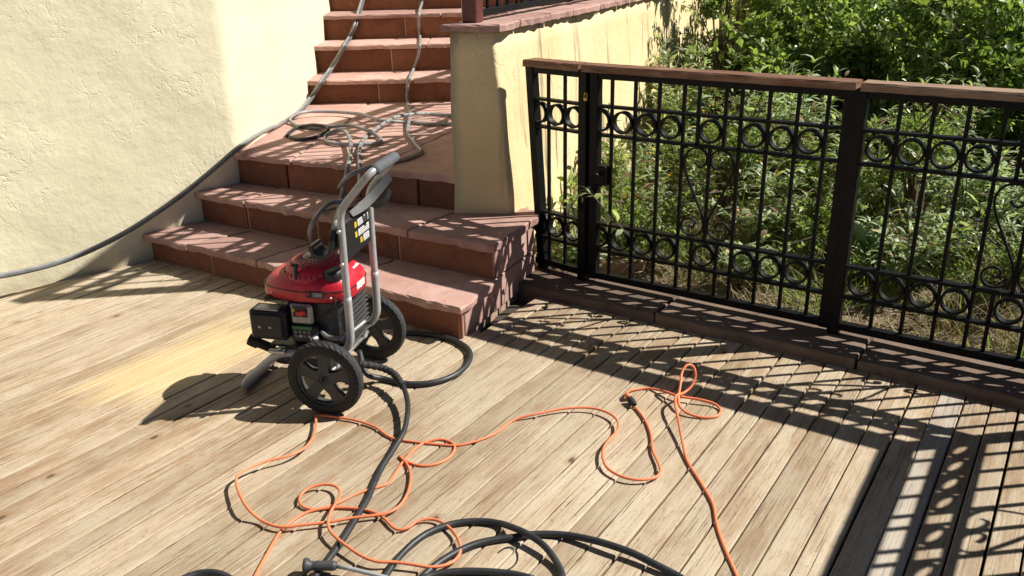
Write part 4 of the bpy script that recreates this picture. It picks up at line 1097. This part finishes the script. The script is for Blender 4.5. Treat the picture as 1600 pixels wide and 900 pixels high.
sg += [(1.25, 5.85, .95, .42, 36, 'waist-high sage shrub behind the orange-flowered sage', 3, 'petal'),
       (1.95, 5.25, .90, .42, 36, 'waist-high sage shrub behind the post between gate and corner panel', 0, 'petal'),
       (2.6, 4.75, .88, .42, 36, 'waist-high sage shrub behind the violet-flowered sage', 3, 'petalv'),
       (1.3, 6.9, 1.1, .5, 36, 'tall pale sage shrub in front of the bright broadleaf shrub', 0, 'petal'),
       (2.0, 6.2, 1.05, .5, 40, 'tall pale sage shrub beside the rounded green shrub', 0, 'petal'),
       (2.85, 5.75, 1.05, .5, 40, 'tall pale sage shrub in front of the low glossy shrub', 0, 'petal'),
       (3.5, 4.6, .95, .5, 36, 'tall pale sage shrub outside the deck corner', 0, 'petal'),
       (.62, 5.65, .85, .32, 26, 'slender sage shrub close to the terrace wall', 0, 'petal')]
for x, y, h, r, ns, lab, fl, fc in sg: sage(x, y, h, r, ns, lab, fl, fcol=fc)

def bush(name, x, y, h, r, n, mat, label, ll=(.045, .085), lobes=16, sprigs=8, z0=None, cat='shrub', group=None, flat=1.0):
    z0 = gz(x, y) if z0 is None else z0
    t = empty(name, (x, y, z0), 0, label, cat, group)
    st_ = MB(); cl = []
    for k in range(lobes):
        a = random.uniform(0, 2 * pi); rr = r * sqrt(random.uniform(.05, 1)) * .8; zz = h * random.uniform(.2, .93)
        rr *= (1.0 - .45 * max(0, (zz / h - .55) / .45))
        cl.append((cos(a) * rr, sin(a) * rr * flat, zz, r * random.uniform(.22, .42)))
        st_.tube([(cos(a) * .05, sin(a) * .05, 0), (cos(a) * rr * .4, sin(a) * rr * .4 * flat, zz * .5), (cos(a) * rr, sin(a) * rr * flat, zz)], [.022, .013, .006], 5, cap=False)
    C = []; D = []
    per = n // lobes
    for cx, cy, cz, cr in cl:
        d = unit(rng.normal(size=(per, 3))); rad = cr * rng.uniform(.35, 1.0, per) ** .6
        # twigs: gather leaves on random rays for clumps
        tw = rng.integers(0, 28, per); base_d = unit(rng.normal(size=(28, 3)))
        d = unit(base_d[tw] + d * .38)
        p = np.array([cx, cy, cz]) + d * rad[:, None] * [1, 1, .85]
        C.append(p); dd = unit(d * .5 + rng.normal(0, .6, (per, 3)) + [0, 0, -.15]); D.append(dd)
    for k in range(sprigs):
        cx, cy, cz, cr = random.choice(cl); a = random.uniform(0, 2 * pi); L = random.uniform(.25, .55)
        base_ = np.array([cx, cy, cz]); tip = base_ + np.array([cos(a) * .8, sin(a) * .8, random.uniform(.1, .9)]) * (cr + L)
        u = rng.uniform(.3, 1, 40)[:, None]; mid = (base_ + tip) / 2 + [0, 0, .12]
        p = base_ * (1 - u) ** 2 + mid * 2 * u * (1 - u) + tip * u * u + rng.normal(0, .01, (40, 3)); C.append(p); D.append(unit(rng.normal(size=(40, 3)) + [0, 0, -.2]))
        st_.tube([tuple(base_), tuple(mid), tuple(tip)], [.006, .004, .002], 4, cap=False)
    C = np.concatenate(C); D = np.concatenate(D); keep = C[:, 2] > .02; C = C[keep]; D = D[keep]; m = len(C)
    L = rng.uniform(ll[0], ll[1], m)
    v, f = simple_leaves(C, D, L, L * rng.uniform(.5, .68, m)); big_mesh('foliage', v, f, mat, t); st_.build('branches', MT['bark'], t)
    return t
bush('broadleaf_shrub', 2.75, 7.9, 1.5, 1.15, 17000, MT['leaf'], 'bright green broadleaf shrub climbing against the terrace wall', lobes=26, sprigs=22)
bush('broadleaf_shrub', 3.95, 7.0, 1.45, 1.2, 17000, MT['leaf'], 'tall green broadleaf shrub in the middle of the hedge', lobes=26, sprigs=14)
bush('evergreen_shrub', 4.7, 5.9, 1.25, 1.1, 16000, MT['leafd'], 'dark evergreen shrub at the fence corner end of the hedge', lobes=24, sprigs=10)
bush('evergreen_shrub', 5.9, 5.2, 1.1, 1.2, 12000, MT['leafd'], 'dark evergreen shrub beyond the corner of the deck', lobes=22, sprigs=6)
bush('broadleaf_shrub', 4.3, 9.2, 2.0, 1.6, 12000, MT['leafd'], 'large shaded shrub standing behind the green hedge shrubs', lobes=22, sprigs=6, ll=(.05, .08))
bush('broadleaf_shrub', 6.2, 7.6, 1.6, 1.5, 12000, MT['leafd'], 'large dark shrub filling the back of the garden corner', lobes=22, sprigs=6, ll=(.05, .08))
bush('broadleaf_shrub', 3.3, 6.4, .95, .75, 9000, MT['leaf'], 'low green shrub in front of the hedge with glossy leaves', lobes=16, sprigs=10)
bush('wall_vine', 1.85, 7.6, 2.1, .40, 3500, MT['leaf'], 'leafy vine sprays hanging over the sunlit terrace wall', lobes=9, sprigs=26, ll=(.03, .055))

bush('broadleaf_shrub', 2.95, 10.4, 2.2, 1.5, 9000, MT['leaf'], 'green shrub rising behind the hedge close to the terrace wall end', lobes=22, sprigs=8, ll=(.06, .10))
bush('broadleaf_shrub', 7.6, 5.8, 1.2, 1.4, 8000, MT['leafd'], 'wide dark shrub at the outer end of the hedge', lobes=20, sprigs=5, ll=(.06, .10))
bush('broadleaf_shrub', 5.6, 10.6, 2.4, 1.9, 8000, MT['leafd'], 'tall dark shrub behind the whole hedge', lobes=20, sprigs=5, ll=(.06, .11))
bush('low_shrub', 2.35, 7.1, 1.2, .65, 6000, MT['leaf'], 'rounded green shrub below the bright broadleaf shrub', lobes=12, sprigs=10)
bush('low_shrub', 4.1, 5.0, .95, .6, 5000, MT['leaf'], 'knee-high green shrub near the deck corner in front of the evergreens', lobes=12, sprigs=10)
for (x, y, h, r, lab) in ((.75, 4.85, .42, .26, 'small fine-leaved green plant just behind the gate latch'), (1.75, 4.62, .40, .24, 'small fine-leaved green plant behind the middle fence post'),
                          (1.4, 5.45, .7, .34, 'fine-leaved olive shrub between the sage shrubs behind the gate'), (2.45, 4.1, .42, .26, 'small fine-leaved green plant behind the corner panel scroll'), (2.5, 5.2, .8, .38, 'fine-leaved olive shrub between the sage shrubs behind the corner panel')):
    bush('fine_leaved_shrub', x, y, h, r, 2600, MT['leaf'], lab, ll=(.016, .034), lobes=10, sprigs=9, group='fine-leaved plants among the sage')
# grass tufts and straw litter: nobody could count them
def blades(n, area, lo, hi, w_, mat, name, lean, clump=0, label=None):
    (x0, x1, y0, y1) = area; X = rng.uniform(x0, x1, n * 3); Y = rng.uniform(y0, y1, n * 3)
    if clump:
        k = clump; cx = rng.uniform(x0, x1, k); cy = rng.uniform(y0, y1, k); i = rng.integers(0, k, n * 3); X = cx[i] + rng.normal(0, .06, n * 3); Y = cy[i] + rng.normal(0, .06, n * 3)
    Dd = (X - .404) * .573 + (Y - 4.349) * .82
    side_ = (X - PR[0]) * WNORM[0] + (Y - PR[1]) * WNORM[1]
    ok = (Dd > .16) & (side_ > .08); X = X[ok][:n]; Y = Y[ok][:n]; m = len(X)
    Z = np.array([gz(a, b) for a, b in zip(X, Y)]); C = np.stack([X, Y, Z], 1)
    D = unit(np.stack([rng.normal(0, lean, m), rng.normal(0, lean, m), np.ones(m) * (1 if lean < 1 else .25)], 1))
    L = rng.uniform(lo, hi, m); v, f = leaves(C + [0, 0, .004], D, L, np.full(m, w_), .45, .1)
    o = big_mesh(name, v, f, mat); tag(o, label, name.replace('_', ' '), None, 'stuff'); return o
blades(5000, (.2, 5, 3.0, 8), .10, .32, .006, MT['grass'], 'garden_grass', .35, 150, 'green grass tufts growing between the garden shrubs')
blades(22000, (.2, 4.5, 2.6, 7), .05, .20, .005, MT['straw'], 'straw_litter', 2.0, 0, 'dry straw and leaf litter on the garden soil')
blades(4500, (.2, 4.5, 2.6, 6.5), .10, .30, .004, MT['straw'], 'dry_grass', .4, 70, 'dry upright grass stalks behind the fence')

# sprig of broad sage leaves reaching through the fence at the gate post
def rayy(px, py, y):
    d = _fw + _rt * (px - 800) / FPX - _up * (py - 450) / FPX; return np.array([0, 0, CAMH]) + d * (y / d[1])
sp_ = empty('sage_sprig', (.62, 4.95, gz(.62, 4.95)), 0, 'pale sage sprig reaching through the fence bars in front of the gate post', 'plant')
o_ = np.array([.62, 4.95, gz(.62, 4.95)])
for kk, path_ in enumerate(([o_, rayy(892, 350, 4.55), rayy(900, 312, 4.34), rayy(915, 297, 4.26), rayy(948, 330, 4.20), rayy(985, 372, 4.18)], [o_, rayy(905, 380, 4.6), rayy(893, 318, 4.36), rayy(899, 345, 4.25)])):
    Q = np.array(spline(path_, .02)) - o_; mb = MB(); mb.tube(Q, .003, 5); mb.build('stem', MT['bark'], sp_, True)
    Q = Q[len(Q) // 2:]; i_ = rng.integers(0, len(Q), 18 if kk == 0 else 8); Cc = Q[i_]; Dd = unit(rng.normal(0, .8, (len(Cc), 3)) + [0, -.3, -.4])
    v, f = leaves(Cc, Dd, rng.uniform(.05, .10, len(Cc)), rng.uniform(.022, .036, len(Cc)), .3, .3); big_mesh('leaves', v, f, MT['sage'], sp_, True)
# prickly pear behind the corner panel
pc = empty('prickly_pear', (1.98, 4.62, gz(1.98, 4.62)), .3, 'pale green prickly pear with flat pads behind the fence post', 'cactus')
def pad(c, r, h, tilt, az):
    mb = MB(); n = 18; vs = []; fs = []
    R = Matrix.Rotation(az, 3, 'Z') @ Matrix.Rotation(tilt, 3, 'Y')
    for sy, k in ((-1, 0.55), (-.7, .92), (0, 1.0), (.7, .92), (1, .55)):
        for i in range(n):
            a = 2 * pi * i / n; w_ = r * (1 - .18 * (sin(a) < 0) * abs(sin(a))); p = R @ Vector((cos(a) * w_ * k, sy * .014, h / 2 + sin(a) * h / 2 * k)); vs.append((c[0] + p.x, c[1] + p.y, c[2] + p.z))
    for j_ in range(4):
        for i in range(n): fs.append((j_ * n + i, j_ * n + (i + 1) % n, (j_ + 1) * n + (i + 1) % n, (j_ + 1) * n + i))
    fs += [tuple(range(n - 1, -1, -1)), tuple(4 * n + i for i in range(n))]
    mb.add(vs, fs); return mb
pad((0, 0, 0), .075, .20, .1, -.5).build('pad', MT['cactus'], pc, True)
pad((.02, -.01, .185), .065, .17, .35, -.3).build('pad', MT['cactus'], pc, True)
pad((-.03, .0, .18), .055, .15, -.45, -.7).build('pad', MT['cactus'], pc, True)
pad((.10, .04, .0), .06, .15, .5, .2).build('pad', MT['cactus'], pc, True)
# red edging stones in the bed
for i, (x, y, s_, lab) in enumerate(((1.62, 5.62, .24, 'large flat red edging stone lying among the waist-high sage shrubs'), (.62, 4.85, .16, 'small red edging stone close behind the narrow fence panel'), (2.3, 5.1, .20, 'red edging stone beside the prickly pear'))):
    mb = MB(); a0 = random.uniform(0, 6); poly = [(x + cos(a0 + k * 2 * pi / 7) * s_ * random.uniform(.75, 1.1), y + sin(a0 + k * 2 * pi / 7) * s_ * .6 * random.uniform(.75, 1.1)) for k in range(7)]
    z = gz(x, y); slab(mb, poly, z - .05, z + .07 + .02 * (i % 2), .01, seed=900 + i, cham=.01)
    o = mb.build('edging_stone', MT['tread'], None); tag(o, lab, 'stone', 'edging stones in the garden bed')
